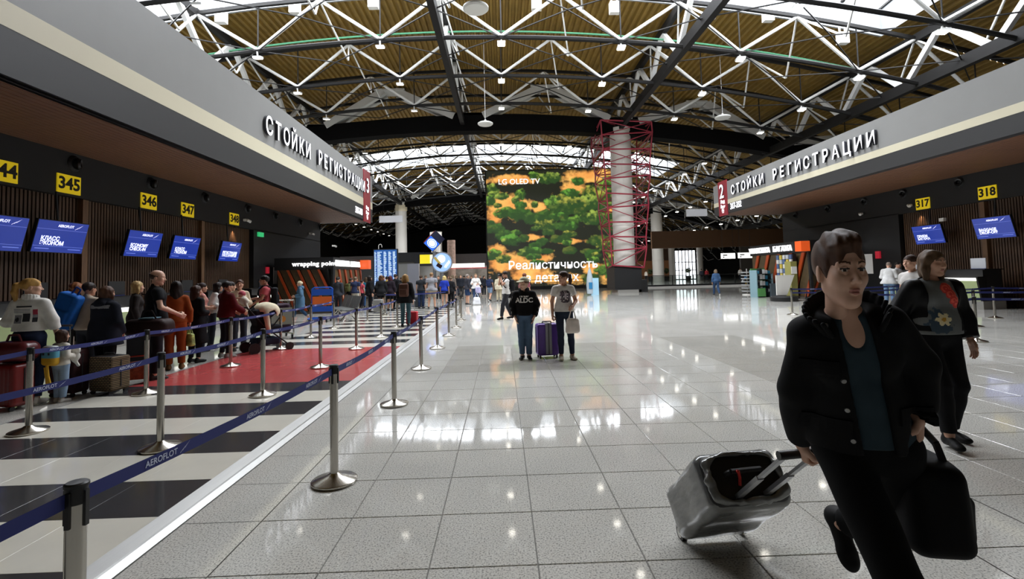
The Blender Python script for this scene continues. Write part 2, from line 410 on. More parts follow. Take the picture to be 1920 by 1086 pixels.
# main transverse girders on the columns, with grey box struts above
gy_m = mat('grey_box_steel','cfcfcb',.5)
for n, y in enumerate((38.2, 74.2, 110.2)):
    g = MB(); xs = np.arange(-33,43.1,3.0)
    for a, c in zip(xs,xs[1:]):
        A, C = 12.95+za_(a)*.8, 12.95+za_(c)*.8
        k = len(g.v)
        for (x,z) in ((a,A),(c,C)):
            for yy in (-.55,.55):
                for h in (0,1.25): g.v.append((x,y+yy,z+h))
        g.f += [(k,k+4,k+5,k+1),(k+2,k+3,k+7,k+6),(k,k+2,k+6,k+4),(k+1,k+5,k+7,k+3)]; g.m += [0]*4
    root = struct(g.build('main_girder', mat('black_girder','0a0909',.8,spec=.1)))
    for i, x in enumerate(np.arange(-36.4,40,12.3)):
        for sg in (-1,1):
            for off in (-.4,.4):
                a = (x+3.3+sg*.45,y+off,16.5+za_(x+3.3)); c = (x+3.3+sg*5.0,y+off,14.15+za_(x+3.3+sg*5)*.8)
                obj('web', MB().b6(-1,1,-1,1,0,1).mesh('web', gy_m) if False else unit_g if n or i or sg>-1 or off>-.4 else (globals().__setitem__('unit_g', MB().b6(-1,1,-1,1,0,1).mesh('web', gy_m)) or unit_g), root, M=along(a,c,.2,.27))
        MB().b6(x+3.3-1.2,x+3.3+1.2,y-.7,y+.7,16.5+za_(x+3.3),16.62+za_(x+3.3)).build('cap_plate', gy_m, root)
        for sg in (-1,1): MB().b6(x+3.3+sg*6.1-1.2,x+3.3+sg*6.1+1.2,y-.5,y+.5,14.15+za_(x+3.3+sg*6.1)*.8,14.4+za_(x+3.3+sg*6.1)*.8).build('gusset', gy_m, root)
# outer shell of the hall
shell = mat('dark_hall_wall','1a1816',.8)
struct(MB().b6(-34.5,-34,-14,118,0,17).build('wall_left', shell)); struct(MB().b6(44,44.5,-14,118,0,17).build('wall_right', shell))
struct(MB().b6(-34,44,118,118.5,0,17).build('wall_far', shell)); struct(MB().b6(-34,44,-14.5,-14,0,17).build('wall_near', f_grey))  # the near wall is unseen, added behind the camera to shut out sky light
NUMW = dict(zip(('344','345','346','347','348','317','318'),('three hundred forty-four','three hundred forty-five','three hundred forty-six','three hundred forty-seven','three hundred forty-eight','three hundred seventeen','three hundred eighteen')))
# ================================================================== SIGNS, SCREENS AND DESKS
def number_sign(n, X, px, num):
    p = onX(*px, X); s = 1 if n == '+x' else -1
    r = thing('desk_number_sign', 'yellow desk number sign reading %s' % NUMW[num], 'sign', p)
    MB().b6(-.03,.03,-.335,.335,-.235,.235).build('panel', yel, r)
    obj('numerals', text_mesh(num, .42, ink, .004, .012), r, M=face(n,(s*.034,0,0)))
for px, num in (((3,320),'344'),((128,346),'345'),((278,378),'346'),((351,394),'347'),((438.5,411),'348')): number_sign('+x', -11, px, num)
for px, num in (((1731,382),'317'),((1852,361),'318')): number_sign('-x', 17.8, px, num)
scr = mat('blue_screen','1d3aa6',.25,emit=.3); scr_l = mat('screen_line','6f86d8',.3,emit=.6); scr_t = mat('screen_text','e8ecff',.3,emit=.9)
def swoosh(m, x, y, s, b=None):     # the slanted wing mark after the airline name
    b = b or MB(); 
    for k in range(3): b.quad((x+k*s*.25,y-s*.35+k*s*.12,.001),(x+k*s*.25+s*.5,y+s*.02+k*s*.14,.001),(x+k*s*.25+s*.55,y+s*.07+k*s*.14,.001),(x+k*s*.25+s*.03,y-s*.28+k*s*.12,.001))
    return b
def screen(n, X, px, lines, label, tilt=14):
    p = onX(*px, X); s = 1 if n == '+x' else -1
    r = thing('desk_screen', label, 'screen', p)
    r.matrix_world = face(n, p) @ Matrix.Rotation(math.radians(tilt),4,'X')
    MB().b6(-.68,.68,-.39,.39,-.08,0).build('housing', M_black, r)
    pn = MB().b6(-.665,.665,-.375,.375,-.01,.006).build('display', scr, r)
    MB().b6(-.66,.66,.17,.176,.006,.008).build('line', scr_l, pn); MB().b6(-.66,.66,-.235,-.229,.006,.008).build('line', scr_l, pn)
    obj('airline_name', text_mesh('AEROFLOT', .085, scr_t, .001, .002), pn, M=Matrix.Translation((0.05,.27,.009)))
    swoosh(scr_t, .3, .27, .2).build('wing_mark', scr_t, pn).location = (0,0,.008)
    for i, t in enumerate(lines): obj('screen_words', text_mesh(t, .135, scr_t, .001, .004, 'LEFT'), pn, M=Matrix.Translation((-.52,-.05-.11*i,.009)))
    MB().b6(-.6,-.25,-.3,-.285,.006,.008).build('small_print', scr_l, pn); MB().b6(.25,.6,-.3,-.285,.006,.008).build('small_print', scr_l, pn)
    up = r.matrix_world.inverted() @ Vector((X-s*.15,p.y,3.88)); MB().tube((0,.1,-.1),tuple(up),.025,8).build('hanger', M_black, r)
screen('+x',-10.6,(-12,436),('КЛАСС','ЭКОНОМ'),'blue airline screen under the yellow sign three hundred forty-four')
screen('+x',-10.6,(115,445),('КЛАСС','ЭКОНОМ'),'blue airline screen reading КЛАСС ЭКОНОМ below sign three hundred forty-five')
screen('+x',-10.6,(270,458),('ECONOMY','CHECK-IN'),'blue airline screen reading ECONOMY CHECK-IN')
screen('+x',-10.6,(348,465),('КЛАСС','ЭКОНОМ'),'blue airline screen reading КЛАСС ЭКОНОМ below sign three hundred forty-seven')
screen('+x',-10.6,(432,472),('РЕГИСТРАЦИЯ','ПАССАЖИРОВ'),'blue airline screen under the yellow sign three hundred forty-eight')
screen('-x',17.3,(1740,440),('ПРИЕМ','БАГАЖА'),'blue airline screen reading ПРИЕМ БАГАЖА')
screen('-x',17.3,(1862,427),('BAGGAGE','DROP-OFF'),'blue airline screen reading BAGGAGE DROP-OFF')
# round air nozzles in the black bulkhead
noz = mat('nozzle_black','0e0e0f',.4)
def nozzle(n, X, px):
    p = onX(*px, X); p.z = min(p.z,4.74); r = thing('air_nozzle','round black air nozzle in the dark bulkhead %s' % ('near the numeral three sign' if n == '+x' else 'near the numeral two sign'),'vent',p,group='air nozzles along the %s bulkhead' % ('wooden' if n == '+x' else 'far')); r.matrix_world = face(n,p)
    MB().lathe([(0,.03),(.11,.03),(.16,.06),(.2,.02),(.21,0.002)],20).build('ring', M_black, r, True)
    MB().lathe([(.0,.03),(.05,.03),(.08,.13),(.12,.15),(.14,.1),(.11,.02)],16,R=Matrix.Rotation(.5,3,'Y')).build('jet', noz, r, True)
for px in ((140,280),(284,323),(384,353),(463,375),(515,392),(562,404),(598,414)): nozzle('+x',-11,px)
for px in ((1797,324),(1693,350),(1620,365),(1552,381),(1492,392),(1446,403)): nozzle('-x',17.8,px)
# check-in desks
green = mat('sage_green_panel','a9b783',.45); plinth = mat('grey_plinth','8a8882',.4); band = mat('lit_desk_band','fdfbf2',.4,emit=1.1); taupe = mat('taupe_panel','8b7c70',.5)
def desk(n, X, y, zt, label, w=1.35):
    s = 1 if n == '+x' else -1
    r = thing('check_in_desk', label, 'desk', (X,y,0)); r.matrix_world = face(n,(X,y,0)) @ Matrix.Rotation(-PI/2,4,'X')   # local: x along, y inwards, z up
    MB().b6(-w/2-.1,w/2+.1,.1,.9,0,.28).build('plinth', plinth, r)
    MB().prism([(.0,zt-.1),(.12,.28),(.2,.28),(.2,zt-.1)],'x',-w/2,w/2).build('front_panel', green, r)
    MB().b6(-w/2+.03,w/2-.03,-.01,.2,zt-.1,zt).build('lit_band', band, r)
    MB().b6(-w/2-.05,w/2+.05,.2,.85,.28,zt+.28).build('body', M_black, r)
    MB().b6(-w/2-.1,w/2+.1,.22,.9,zt+.28,zt+.31).build('top', M_dark, r)
    for q in (-1,1): MB().prism([(-.02,zt+.05),(.1,0.28),(.3,.28),(.3,zt+.05)],'x',q*(w/2+.04)-.03,q*(w/2+.04)+.03).build('side_panel', M_dark, r)
    m = MB().b6(-.27,.27,0,.03,0,.36).build('monitor', mat('desk_monitor','c9ccd2',.35) if s < 0 else M_black, r); m.location = (w*.32,.35,zt+.33)
    MB().b6(-.27,.27,-.002,0,-.04,.0).build('monitor_edge', mat('navy_edge','1d2a66',.4), m)
for y, t in ((10.3,'344'),(12.5,'345'),(15.35,'346'),(17.35,'347'),(20.2,'348')): desk('+x',-9.7,y,.985,'sage green check-in desk with a lit white band below sign %s' % NUMW[t])
for y, t in ((17.2,'318'),(20.0,'317')): desk('-x',16.4,y,1.08,'sage green check-in desk with a lit white band below sign %s' % NUMW[t])
for y, w_ in ((11.4,.12),(13.95,.45),(16.35,.09),(18.8,.45)): tag(MB().prism([(-9.9,0.0),(-9.9,.42),(-10.6,.5),(-10.95,.5),(-10.95,0)],'y',y-w_,y+w_).build('baggage_scale', taupe),'taupe baggage belt between two check-in desks','baggage belt','baggage belts between the desks')
tag(MB().prism([(16.5,0),(16.5,.95),(17.0,1.0),(17.5,.5),(17.5,0)],'y',18.25,18.95).build('baggage_scale', taupe),'taupe baggage belt beside desk 318','baggage belt')
# wall fittings
wht = mat('white_plastic','e6e4de',.4); redx = mat('exit_red','b02434',.4,emit=.35); grnx = mat('exit_green','2fae6a',.4,emit=.7)
def wallbox(n, X, px, w, h, mt, name, label, cat, d=.08, group=None):
    o = MB().b6(-w/2,w/2,-h/2,h/2,0,d).build(name, mt); o.matrix_world = face(n, onX(*px,X)); return tag(o,label,cat,group)
for n, X, L in (('+x',-10.98,((457,413),(580,438),(623,461))),('-x',17.78,((1709,385),(1617,401)))):
    for px in L:
        r = thing('security_camera','small white security camera on the dark wall above the desks','camera',onX(*px,X),group='security cameras'); r.matrix_world = face(n,onX(*px,X))
        MB().b6(-.05,.05,-.05,.05,0,.12).build('bracket', wht, r); MB().tube((0,0,.14),(.14,-.06,.22),.06,12).build('camera_body', wht, r, True)
wallbox('+x',-10.99,(500,507),.22,.3,redx,'exit_light','small red lit sign on the black wall beside a white notice','sign')
wallbox('+x',-10.99,(515.5,517),.36,.8,wht,'wall_notice','tall white notice on the black wall near the wrapping kiosk','notice',.02)
wallbox('+x',-10.99,(487,440),.45,.2,grnx,'exit_light','green exit light on the dark bulkhead after sign 348','sign')
wallbox('-x',17.79,(1648,478),.26,.34,redx,'exit_light','small red lit exit sign on the black wall near desk 317','sign')
wallbox('-x',17.79,(1626,495),.75,.95,wht,'wall_notice','white notice board behind the woman with short hair','notice',.02)
wallbox('-x',17.5,(1770,412),.2,.13,wht,'wall_speaker','small white box fixed to the slats beside sign 317','speaker',.12)
# ================================================================== STANCHIONS
blue = mat('navy_belt','232c6e',.7); bl_w = mat('belt_print','c9d0e6',.6); cap_m = mat('black_plastic','151515',.45)
_base = MB().lathe([(0,0),(.172,0),(.175,.006),(.175,.02),(.165,.027),(.06,.055),(.032,.075),(.0,.075)],40).mesh('base', M_steel, True)
_pole = MB().lathe([(.031,.07),(.031,.86),(.0,.86)],20).mesh('pole', M_steel, True)
b = MB().lathe([(.0325,.845),(.0325,.9),(.036,.902),(.036,.912),(.03,.917),(0,.918)],20)
for a in range(4): 
    R = Matrix.Rotation(a*PI/2,3,'Z'); b.box(R@Vector((.033,0,.83)),(.012,.016,.12),R)
_head = b.mesh('head', cap_m, True)
def stanchion(x, y, label, group=None, z=0.0):
    r = thing('queue_barrier_post', label, 'barrier post', (x,y,z), group=group)
    obj('base', _base, r); obj('pole', _pole, r); obj('head', _head, r)
    return r
def belt(r, a, b, sag=.03, logos=0, h=.05, zc=.865):
    a = Vector(a); b = Vector(b); d = (b-a).normalized(); a = a+d*.036; b = b-d*.04; d = (b-a); L = d.length; n = 10; u = d.normalized(); sd = Vector((u.y,-u.x,0)); m = MB()
    pts = [a+d*(i/n)+Vector((0,0,zc-sag*4*(i/n)*(1-i/n))) for i in range(n+1)]
    for p, q in zip(pts,pts[1:]):
        for s in (-.0012,.0012):
            o = sd*s; m.quad(p+o+Vector((0,0,-h/2)),q+o+Vector((0,0,-h/2)),q+o+Vector((0,0,h/2)),p+o+Vector((0,0,h/2)))
    o = m.build('belt', blue, r); o.matrix_parent_inverse = Matrix.Translation(-r.location)
    if sd.dot(Vector((0,0,0))-a) < 0: sd = -sd; rev = True
    else: rev = False
    for k in range(logos):
        t = (k+.5)/logos; p = a+d*t+Vector((0,0,zc-sag*4*t*(1-t)))+sd*.003
        dz = -sag*4*(1-2*t)/L; ux = (u+Vector((0,0,dz))).normalized(); 
        if ux.cross(Vector((0,0,1))).dot(sd) < 0: ux = -ux
        up = sd.cross(ux)
        Mt = Matrix(((ux.x,up.x,sd.x,p.x),(ux.y,up.y,sd.y,p.y),(ux.z,up.z,sd.z,p.z),(0,0,0,1)))
        tx = obj('lettering', BELT_TX, o, M=Mt)
    return o
_c = text_mesh('AEROFLOT', .036, bl_w, .0002, .0006)
b_ = MB(); b_.v = [tuple(v.co) for v in _c.vertices]; b_.f = [tuple(p.vertices) for p in _c.polygons]; b_.m = [0]*len(b_.f); swoosh(None,.105,.004,.06,b_); BELT_TX = b_.mesh('lettering', bl_w)
ORD = ['first','second','third','fourth','fifth','sixth','seventh','eighth']
def row(pts, tags, where, z=0, n0=3, near_to_far=3, extra=None):
    P = []
    for i, p in enumerate(pts):
        r = stanchion(p[0],p[1],'%s steel queue post of the row %s, counted towards the kiosk' % (ORD[i],tags),where,z); P.append(r)
    for i in range(len(P)-1):
        L = (P[i+1].location-P[i].location).length
        belt(P[i], (P[i].location.x,P[i].location.y,z), (P[i+1].location.x,P[i+1].location.y,z), .025, near_to_far if i < 6 else 0)
    return P
nrp = G(144,902.6,.918)
R1 = [(nrp.x,nrp.y)]+[(G(x,y).x,G(x,y).y) for x,y in ((627,904),(739.5,759),(790,691.8),(820.2,653.3),(841.8,629.6),(856,615))]
p0 = stanchion(*R1[0],'steel queue post with black cap where the belt turns the corner near the trim')
belt(p0,(nrp.x,nrp.y,0),(R1[1][0],R1[1][1],0),.02,3)
belt(p0,(nrp.x-.35,nrp.y-2.2,0),(nrp.x,nrp.y,0),.03,0)
ps = row(R1[1:],'beside the aluminium trim','posts along the aluminium trim')
q2 = [G(x,y,.012) for x,y in ((300.3,841),(493,741.6),(601,689.3),(668.4,654.5),(715,632),(745,614),(770,600))]
ps2 = row([(p.x,p.y) for p in q2],'amid the striped tiles','posts in the middle of the striped field',.012)
belt(ps2[0],(q2[0].x,q2[0].y,.012),(q2[0].x-.1,q2[0].y-2.3,.012),.025,3)
q3 = [G(x,y,.0) for x,y in ((53.3,812.8),(274,740),(432.5,688.3),(526.4,655.9),(583,634),(626,617))]
ps3 = row([(p.x,p.y) for p in q3],'beside the waiting passengers','posts beside the waiting passengers',.012)
belt(ps3[0],(q3[0].x,q3[0].y,.012),(q3[0].x-.1,q3[0].y-2.1,.012),.025,2)
for (x_,y_) in ((q2[0].x-.1,q2[0].y-2.33),(q3[0].x-.1,q3[0].y-2.13)): stanchion(x_,y_,'steel queue post where the belt of the %s row begins' % ('striped field' if x_ > -4 else 'passenger'),None,.012)
qf = [G(x,y) for x,y in ((541,610),(689,604),(722,590),(865,601),(862,592))]
for p in qf: stanchion(p.x,p.y,'steel queue post far down the queue near the kiosk','posts at the far end of the queue')
fq = [G(x,y,.012) for x,y in ((722,592),(765,588),(800,586),(838,584))]
r = stanchion(fq[0].x,fq[0].y,'steel queue post at the head of the striped field','posts at the far end of the queue',.012)
belt(r,(fq[0].x,fq[0].y,0.012),(fq[-1].x,fq[-1].y,.012),.03,0)
for (x,y),l in (((1486,590.7),'steel queue post standing alone before the right kiosk'),((1866,597),'steel queue post in front of the desk below sign 318'),((1829,613),'steel queue post with oval base behind a taller looking post'),((1832,641),'steel queue post beside the woman with the flower shirt')):
    p = G(x,y); r = stanchion(p.x,p.y,l)
    if x == 1486: belt(r,(p.x,p.y,0),(p.x+4.6,p.y+.6,0),.03,3); belt(r,(p.x,p.y,-.12),(p.x+4.6,p.y+.6,-.12),.03,0)
    else:
        e = 3.2; belt(r,(p.x-(1.3 if x == 1832 else 2.6),p.y+.2,0),(p.x,p.y,0),.03,2); belt(r,(p.x,p.y,0),(p.x+e,p.y-.2,0),.03,2)
# small warm downlights over the slats at the outer desks
for n, X, y, t in (('+x',-11.06,20.4,'three hundred forty-eight'),('-x',17.86,20.3,'three hundred seventeen')):
    r = thing('downlight','small warm downlight shining on the slats below sign %s' % t,'lamp',(X,y,3.84)); MB().lathe([(0,0),(.05,0),(.06,.03),(0,.03)],16).build('lamp_ring', M_dark, r)
    L_ = bpy.data.lights.new('downlight_beam','SPOT'); L_.energy = 45; L_.color = (1,.72,.45); L_.spot_size = 1.3; L_.spot_blend = .6; L_.shadow_soft_size = .04; lo_ = bpy.data.objects.new('downlight_beam',L_); COL.objects.link(lo_); lo_.parent = r; lo_.location = (0,0,-.02)
# ================================================================== CEILING FITTINGS
lens = mat('lamp_lens','fff8ea',.4,emit=LAMP_E); lampw = mat('lamp_housing','d9d9d6',.5)
b = MB().b6(-.2,.2,-.17,.17,.0,.1); b.tube((0,0,.1),(0,0,.32),.04,8); lh = b.mesh('housing', lampw); ll = MB().b6(-.17,.17,-.14,.14,-.025,.0).mesh('lens', lens)
LG = 'square lamps under the roof trusses'
for y in RY:
    if y < 16 or abs(y-38.2) < .2 or y > 108: continue
    for x in LX:
        if x < -26 or x > 32: continue
        p = node(x,y,-.38); q = proj(p)
        if not q or not (-20 < q[0] < 1940 and -20 < q[1] < 620): continue
        if y < 60 or (int(x) % 2 == 0):
            r = thing('ceiling_lamp','square white lamp hanging under a roof truss node','lamp',p,group=LG); r.rotation_euler = (.25*(1 if x<0 else -.5),0,0)
            obj('housing', lh, r); obj('lens', ll, r)
def hang_disc(px, Y, lab):
    p = onY(*px, Y); r = thing('hanging_disc',lab,'ceiling fitting',p)
    MB().lathe([(0,-.09),(.4,-.08),(.46,-.03),(.46,.03),(.36,.08),(.06,.1),(.06,.24),(0,.25)],32).build('disc', mat('disc_white','cfcfca',.5), r, True)
    MB().tube((0,0,.2),(0,0,ZD+za_(p.x)-p.z),.012,6).build('cable', lampw, r)
hang_disc((910,232),29,'round white disc on a thin cable in front of the black girder'); hang_disc((1355,220),29,'round white disc on a cable above the lettering of zone two'); hang_disc((892,15),17,'large round white disc hanging beside the long dark roof girder')
for px, Y in (((553,15),25),((700,5),25),((415,33),25),((1152,15),25),((1440,30),25),((1580,72),25),((1815,17),23),((1006,8),25)):
    p = onY(*px,Y); r = thing('ceiling_speaker','white flat box speaker hung on brackets beside the green pipe','speaker',p,group='box speakers beside the green pipe')
    MB().b6(-.26,.26,-.16,.16,-.3,.3).build('box', wht, r); 
    for s in (-.15,.15): MB().b6(s-.03,s+.03,-.04,.04,.3,.9).build('bracket', lampw, r)
gp = mat('green_pipe','4f8f6c',.4)
tag(MB().path([(x,26.8,ZL+1.75+za_(x)) for x in np.arange(-22,24,1.5)],.055,8).build('sprinkler_pipe',gp),'long green pipe running across under the ochre roof','pipe')
# ================================================================== COLUMNS AND THE RED LATTICE
colm = mat('pale_column','d8d3ca',.5)
def column(x, y, r, zt, name='column_shaft', collar=True):
    b = MB().lathe([(r,0),(r,zt),(r*1.05,zt),(r*1.05,zt+.3),(0,zt+.3)],28)
    o = struct(b.build('column', colm, None, True)); o.location = (x,y,0)
    for z in (3.2,5.2): obj('collar_ring', MB().lathe([(r+.01,z),(r+.03,z+.03),(r+.03,z+.1),(r+.01,z+.13)],28).mesh('collar_ring', colm, True), o)
    return o
TX, TY = 9.7, 38.2
column(TX,TY,.82,12.7)
c2 = column(-15.2,74.2,.85,12.8)
MB().lathe([(.87,11.6),(.95,11.8),(.95,12.5),(.8,12.6)],28).build('collar_ring', mat('glow_tint_collar','e0d3b4',.5), c2, True)  # warm glow at the column top is put into this cream colour
column(24,74.2,.85,12.8); column(-11.0,84,.8,9.0)
tower_base = thing('column_base','black box cladding around the foot of the pale column','column base',(TX,TY,0))
MB().prism([(-1.1,-1.15),(1.0,-1.15),(1.25,.9),(-1.25,.9)],'z',.22,2.05).build('cladding', M_black, tower_base)
MB().b6(-.9,.7,-1.25,.95,0,.22).build('plinth', plinth, tower_base); MB().b6(1.0,1.5,-.9,.4,0,.95).build('side_box', M_black, tower_base)
lat_m = mat('red_lattice','96283a',.5); unit_r = MB().tube((0,0,0),(0,0,1),1,6).mesh('strut', lat_m, True)
lt = thing('red_lattice_tower','tall dark red tube lattice wrapped around the pale column','lattice',(TX,TY,0))
lev = [2.1+1.1*i for i in range(11)]
def ringpts(z):
    t = (z-2.1)/11.0; w = 1.25+t*.72; d = 1.25+t*.9; j = .22*math.sin(z*2.3)
    return [Vector((-w,-d,z)),Vector((w+j*.4,-d,z+j)),Vector((w,d,z-j)),Vector((-w-j*.4,d,z+j))]
rings = [ringpts(z) for z in lev]
def rs(a, c, r=.055): obj('strut', unit_r, lt, M=along(a,c,r))
for i, R_ in enumerate(rings):
    for k in range(4): 
        rs(R_[k],R_[(k+1)%4])
        if i:
            rs(rings[i-1][k],R_[k]); 
            if (i+k)%2: rs(rings[i-1][k],R_[(k+1)%4],.035)
            else: rs(rings[i-1][(k+1)%4],R_[k],.035)
            if k in (1,3): rs(rings[i-1][(k+1)%4],R_[k],.03)
    if i > 6: rs(R_[0],R_[2],.03); rs(rings[i-1][1],R_[2],.03); rs(rings[i-1][3],R_[0],.03); rs(rings[i-1][0],R_[1],.03)
# ================================================================== VIDEO WALL
def video_wall():
    Y = 50.0; a = onY(911,321,Y); c = onY(1150,318,Y); z0 = .32; x0, x1 = a.x, c.x+.35; z1 = a.z
    r = thing('video_wall','huge video wall showing green trees on orange hills','video wall',((x0+x1)/2,Y,0))
    MB().b6(x0-(x0+x1)/2-.12,x1-(x0+x1)/2+.12,.05,.9,0,z1+.1).build('casing', M_black, r)
    n = 230; m = 232; rg = np.random.RandomState(5)
    u, v = np.meshgrid((np.arange(n)+.5)/n,(np.arange(m)+.5)/m,indexing='ij')
    def fbm(sc, seed):
        g = np.zeros_like(u); amp = 1
        for o in range(4):
            q = np.random.RandomState(seed+o).rand(int(sc*2**o)+3,int(sc*2**o)+3); x = u*sc*2**o; y = v*sc*2**o; i = x.astype(int); j = y.astype(int); fx = x-i; fy = y-j
            fx = fx*fx*(3-2*fx); fy = fy*fy*(3-2*fy)
            g += amp*((q[i,j]*(1-fx)+q[i+1,j]*fx)*(1-fy)+(q[i,j+1]*(1-fx)+q[i+1,j+1]*fx)*fy); amp *= .55
        return g/2.1
    f1 = fbm(10,1); f2 = fbm(40,9)
    C = np.zeros((n,m,3)); t = np.clip(f1*1.3-.15+f2*.5-.2,0,1)[...,None]
    C[:] = np.array((.62,.20,.04))*(1-t)+np.array((.86,.48,.12))*t
    def blob(x, y, rx, ry, k=1): return np.exp(-(((u-x)/rx)**2+((v-y)/ry)**2)*k)
    om = np.zeros_like(u)
    for (x,y,rx,ry) in ((.16,.69,.2,.10),(.06,.6,.08,.08),(.22,.92,.22,.05),(.8,.94,.22,.06),(.66,.83,.1,.06),(.42,.66,.08,.06),(.14,.2,.2,.09),(.3,.1,.18,.07),(.06,.3,.08,.08),(.4,.24,.1,.04),(.63,.38,.12,.025),(.32,.42,.1,.03),(.93,.1,.1,.09),(.8,.14,.1,.06),(.95,.65,.07,.05),(.5,.06,.3,.04)): om = np.maximum(om, blob(x,y,rx,ry))
    om = np.clip((om+(f1-.5)*.8+(f2-.5)*.5-.3)*3.2,0,1)[...,None]; C = C*om+np.array((.012,.014,.008))*(1-om)
    trees = [(.48,.93,.1,.05),(.36,.95,.04,.04),(.26,.79,.045,.05),(.05,.84,.05,.05),(.82,.8,.1,.07),(.9,.85,.08,.06),(.5,.7,.06,.07),(.57,.74,.05,.05),(.66,.77,.06,.06),(.12,.63,.07,.05),(.25,.62,.1,.06),(.36,.58,.1,.06),(.45,.6,.09,.06),(.55,.63,.1,.08),(.65,.68,.11,.08),(.78,.7,.1,.08),(.88,.72,.09,.1),(.82,.58,.12,.06),(.93,.5,.08,.06),(.45,.52,.1,.05),(.6,.52,.1,.05),(.18,.4,.08,.05),(.55,.4,.08,.04),(.62,.44,.06,.03),(.85,.38,.1,.05),(.9,.34,.07,.05),(.28,.29,.06,.035),(.37,.3,.05,.035),(.8,.26,.06,.05),(.05,.28,.06,.05),(.12,.24,.06,.04),(.95,.2,.07,.07),(.87,.12,.08,.05),(.78,.06,.08,.05),(.95,.06,.07,.06),(.08,.5,.06,.05),(.03,.74,.04,.05),(.7,.9,.05,.04),(.93,.9,.05,.05)]
    for i in range(60): trees.append((rg.rand(),.2+.62*rg.rand(),.03+.03*rg.rand(),.02+.02*rg.rand()))
    trees.sort(key=lambda t: -t[1])
    for i, (x,y,rx,ry) in enumerate(trees):
        d = ((u-x)/rx)**2+((v-y)/ry)**2; mk = np.clip((1.15-d+(f2-.5)*1.6)*2.2,0,1)[...,None]
        li = (np.clip((v-y)/ry*.55+.2-(u-x)/rx*.2+(f2-.5)*2.4,0,1)**1.6)[...,None]*(.2 if .25 < y < .68 and i%3 else .8)
        gcol = np.array([(.22,.42,.05),(.34,.44,.07),(.12,.32,.04),(.42,.40,.06)][i%4]); C = C*(1-mk)+(np.array((.02,.055,.012))*(1-li)+gcol*li)*mk
    b = MB(); X = np.linspace(x0,x1,n+1)-(x0+x1)/2; Z = np.linspace(z0,z1,m+1)
    V = np.stack([np.repeat(X,m+1),np.zeros((n+1)*(m+1)),np.tile(Z,n+1)],1); ii, jj = np.meshgrid(np.arange(n),np.arange(m),indexing='ij'); k = (ii*(m+1)+jj).ravel(); F = np.stack([k,k+m+1,k+m+2,k+1],1)
    me = np_mesh('display', V, F); at = me.attributes.new('picture','FLOAT_COLOR','FACE'); at.data.foreach_set('color', np.concatenate([C.reshape(-1,3),np.ones((n*m,1))],1).astype(np.float32).ravel())
    mm = bpy.data.materials.new('video_picture'); mm.use_nodes = True; nt = mm.node_tree; bs = nt.nodes['Principled BSDF']; an = nt.nodes.new('ShaderNodeAttribute'); an.attribute_name = 'picture'
    nt.links.new(an.outputs['Color'], bs.inputs['Emission Color']); bs.inputs['Emission Strength'].default_value = 1.05; bs.inputs['Base Color'].default_value = (.01,.01,.01,1); bs.inputs['Roughness'].default_value = .5
    me.materials.append(mm); d = obj('display', me, r)
    def words(t, px, size, sx=1, off=.02):
        p = onY(*px, Y-.05); obj('screen_words', text_mesh(t, size, lit_w, .01, off*.15, sx=sx), d, M=face('-y',(p.x-(x0+x1)/2,-.05,p.z)))
    words('LG OLED TV',(973,341),.78); words('Реалистичность',(1037,497),1.18,1.0,.04); words('в деталях',(1035,521),1.18,1.0,.04)
def np_mesh(name, V, F, smooth=False):
    me = bpy.data.meshes.new(name); me.vertices.add(len(V)); me.vertices.foreach_set('co', np.asarray(V,np.float32).ravel())
    F = np.asarray(F,np.int32); me.loops.add(F.size); me.loops.foreach_set('vertex_index', F.ravel()); me.polygons.add(len(F))
    me.polygons.foreach_set('loop_start', np.arange(0,F.size,F.shape[1],dtype=np.int32))
    me.update(calc_edges=True)
    if smooth: me.polygons.foreach_set('use_smooth', np.ones(len(F),bool))
    return me
video_wall()
# ================================================================== WRAPPING KIOSKS
or_m = mat('orange_slat','a5431b',.4,var=.1,scale=4); ol_m = mat('olive_board','4c3d25',.5,var=.2,scale=5); or_l = mat('lit_orange_cube','d8541f',.4,emit=.45)
lit_k = mat('kiosk_letters','ffffff',.5,emit=1.0)
def slant_screen(r, o, ux, w, z0, z1, sgn, n):
    """slanted olive and orange boards between two heights; o = origin, ux = direction along the face"""
    o = Vector(o); ux = Vector(ux); no = ux.cross(Vector((0,0,1))); H = z1-z0; lean = .45*sgn; pit = w/n
    for i in range(-1, n+1):
        for k, (a, bb, mt, dd, nm) in enumerate(((0,.6,ol_m,.0,'board'),(.66,.9,or_m,.05,'slat'))):
            u0, u1 = (i+a)*pit, (i+bb)*pit
            poly = []
            def cl(u, z): return (max(0,min(w,u)),z)
            # leaning strip, clipped to the frame
            pts = [(u0-lean*H/2*-1*0+lean*0,z0),(u1,z0),(u1+lean*H,z1),(u0+lean*H,z1)]
            pts = [(u0,z0),(u1,z0),(u1+lean*H,z1),(u0+lean*H,z1)]
            out = []
            for lim, keep in ((0,1),(w,-1)):
                src = pts if lim == 0 else out; res = []
                for p, q in zip(src, src[1:]+src[:1]):
                    pi = keep*(p[0]-lim) >= 0; qi = keep*(q[0]-lim) >= 0
                    if pi: res.append(p)
                    if pi != qi:
                        t = (lim-p[0])/(q[0]-p[0]); res.append((lim,p[1]+t*(q[1]-p[1])))
                out = res
                if not out: break
            if len(out) < 3: continue
            m = MB(); A = [o+ux*u+Vector((0,0,z))+no*(dd+.02) for u,z in out]; B = [p-no*.07 for p in A]; L = len(A); m.v = [tuple(p) for p in A+B]
            m.f = [tuple(range(L)),tuple(range(L,2*L))[::-1]]+[(i_,L+i_,L+(i_+1)%L,(i_+1)%L) for i_ in range(L)]; m.m = [0]*(L+2)
            m.build(nm, mt, r)
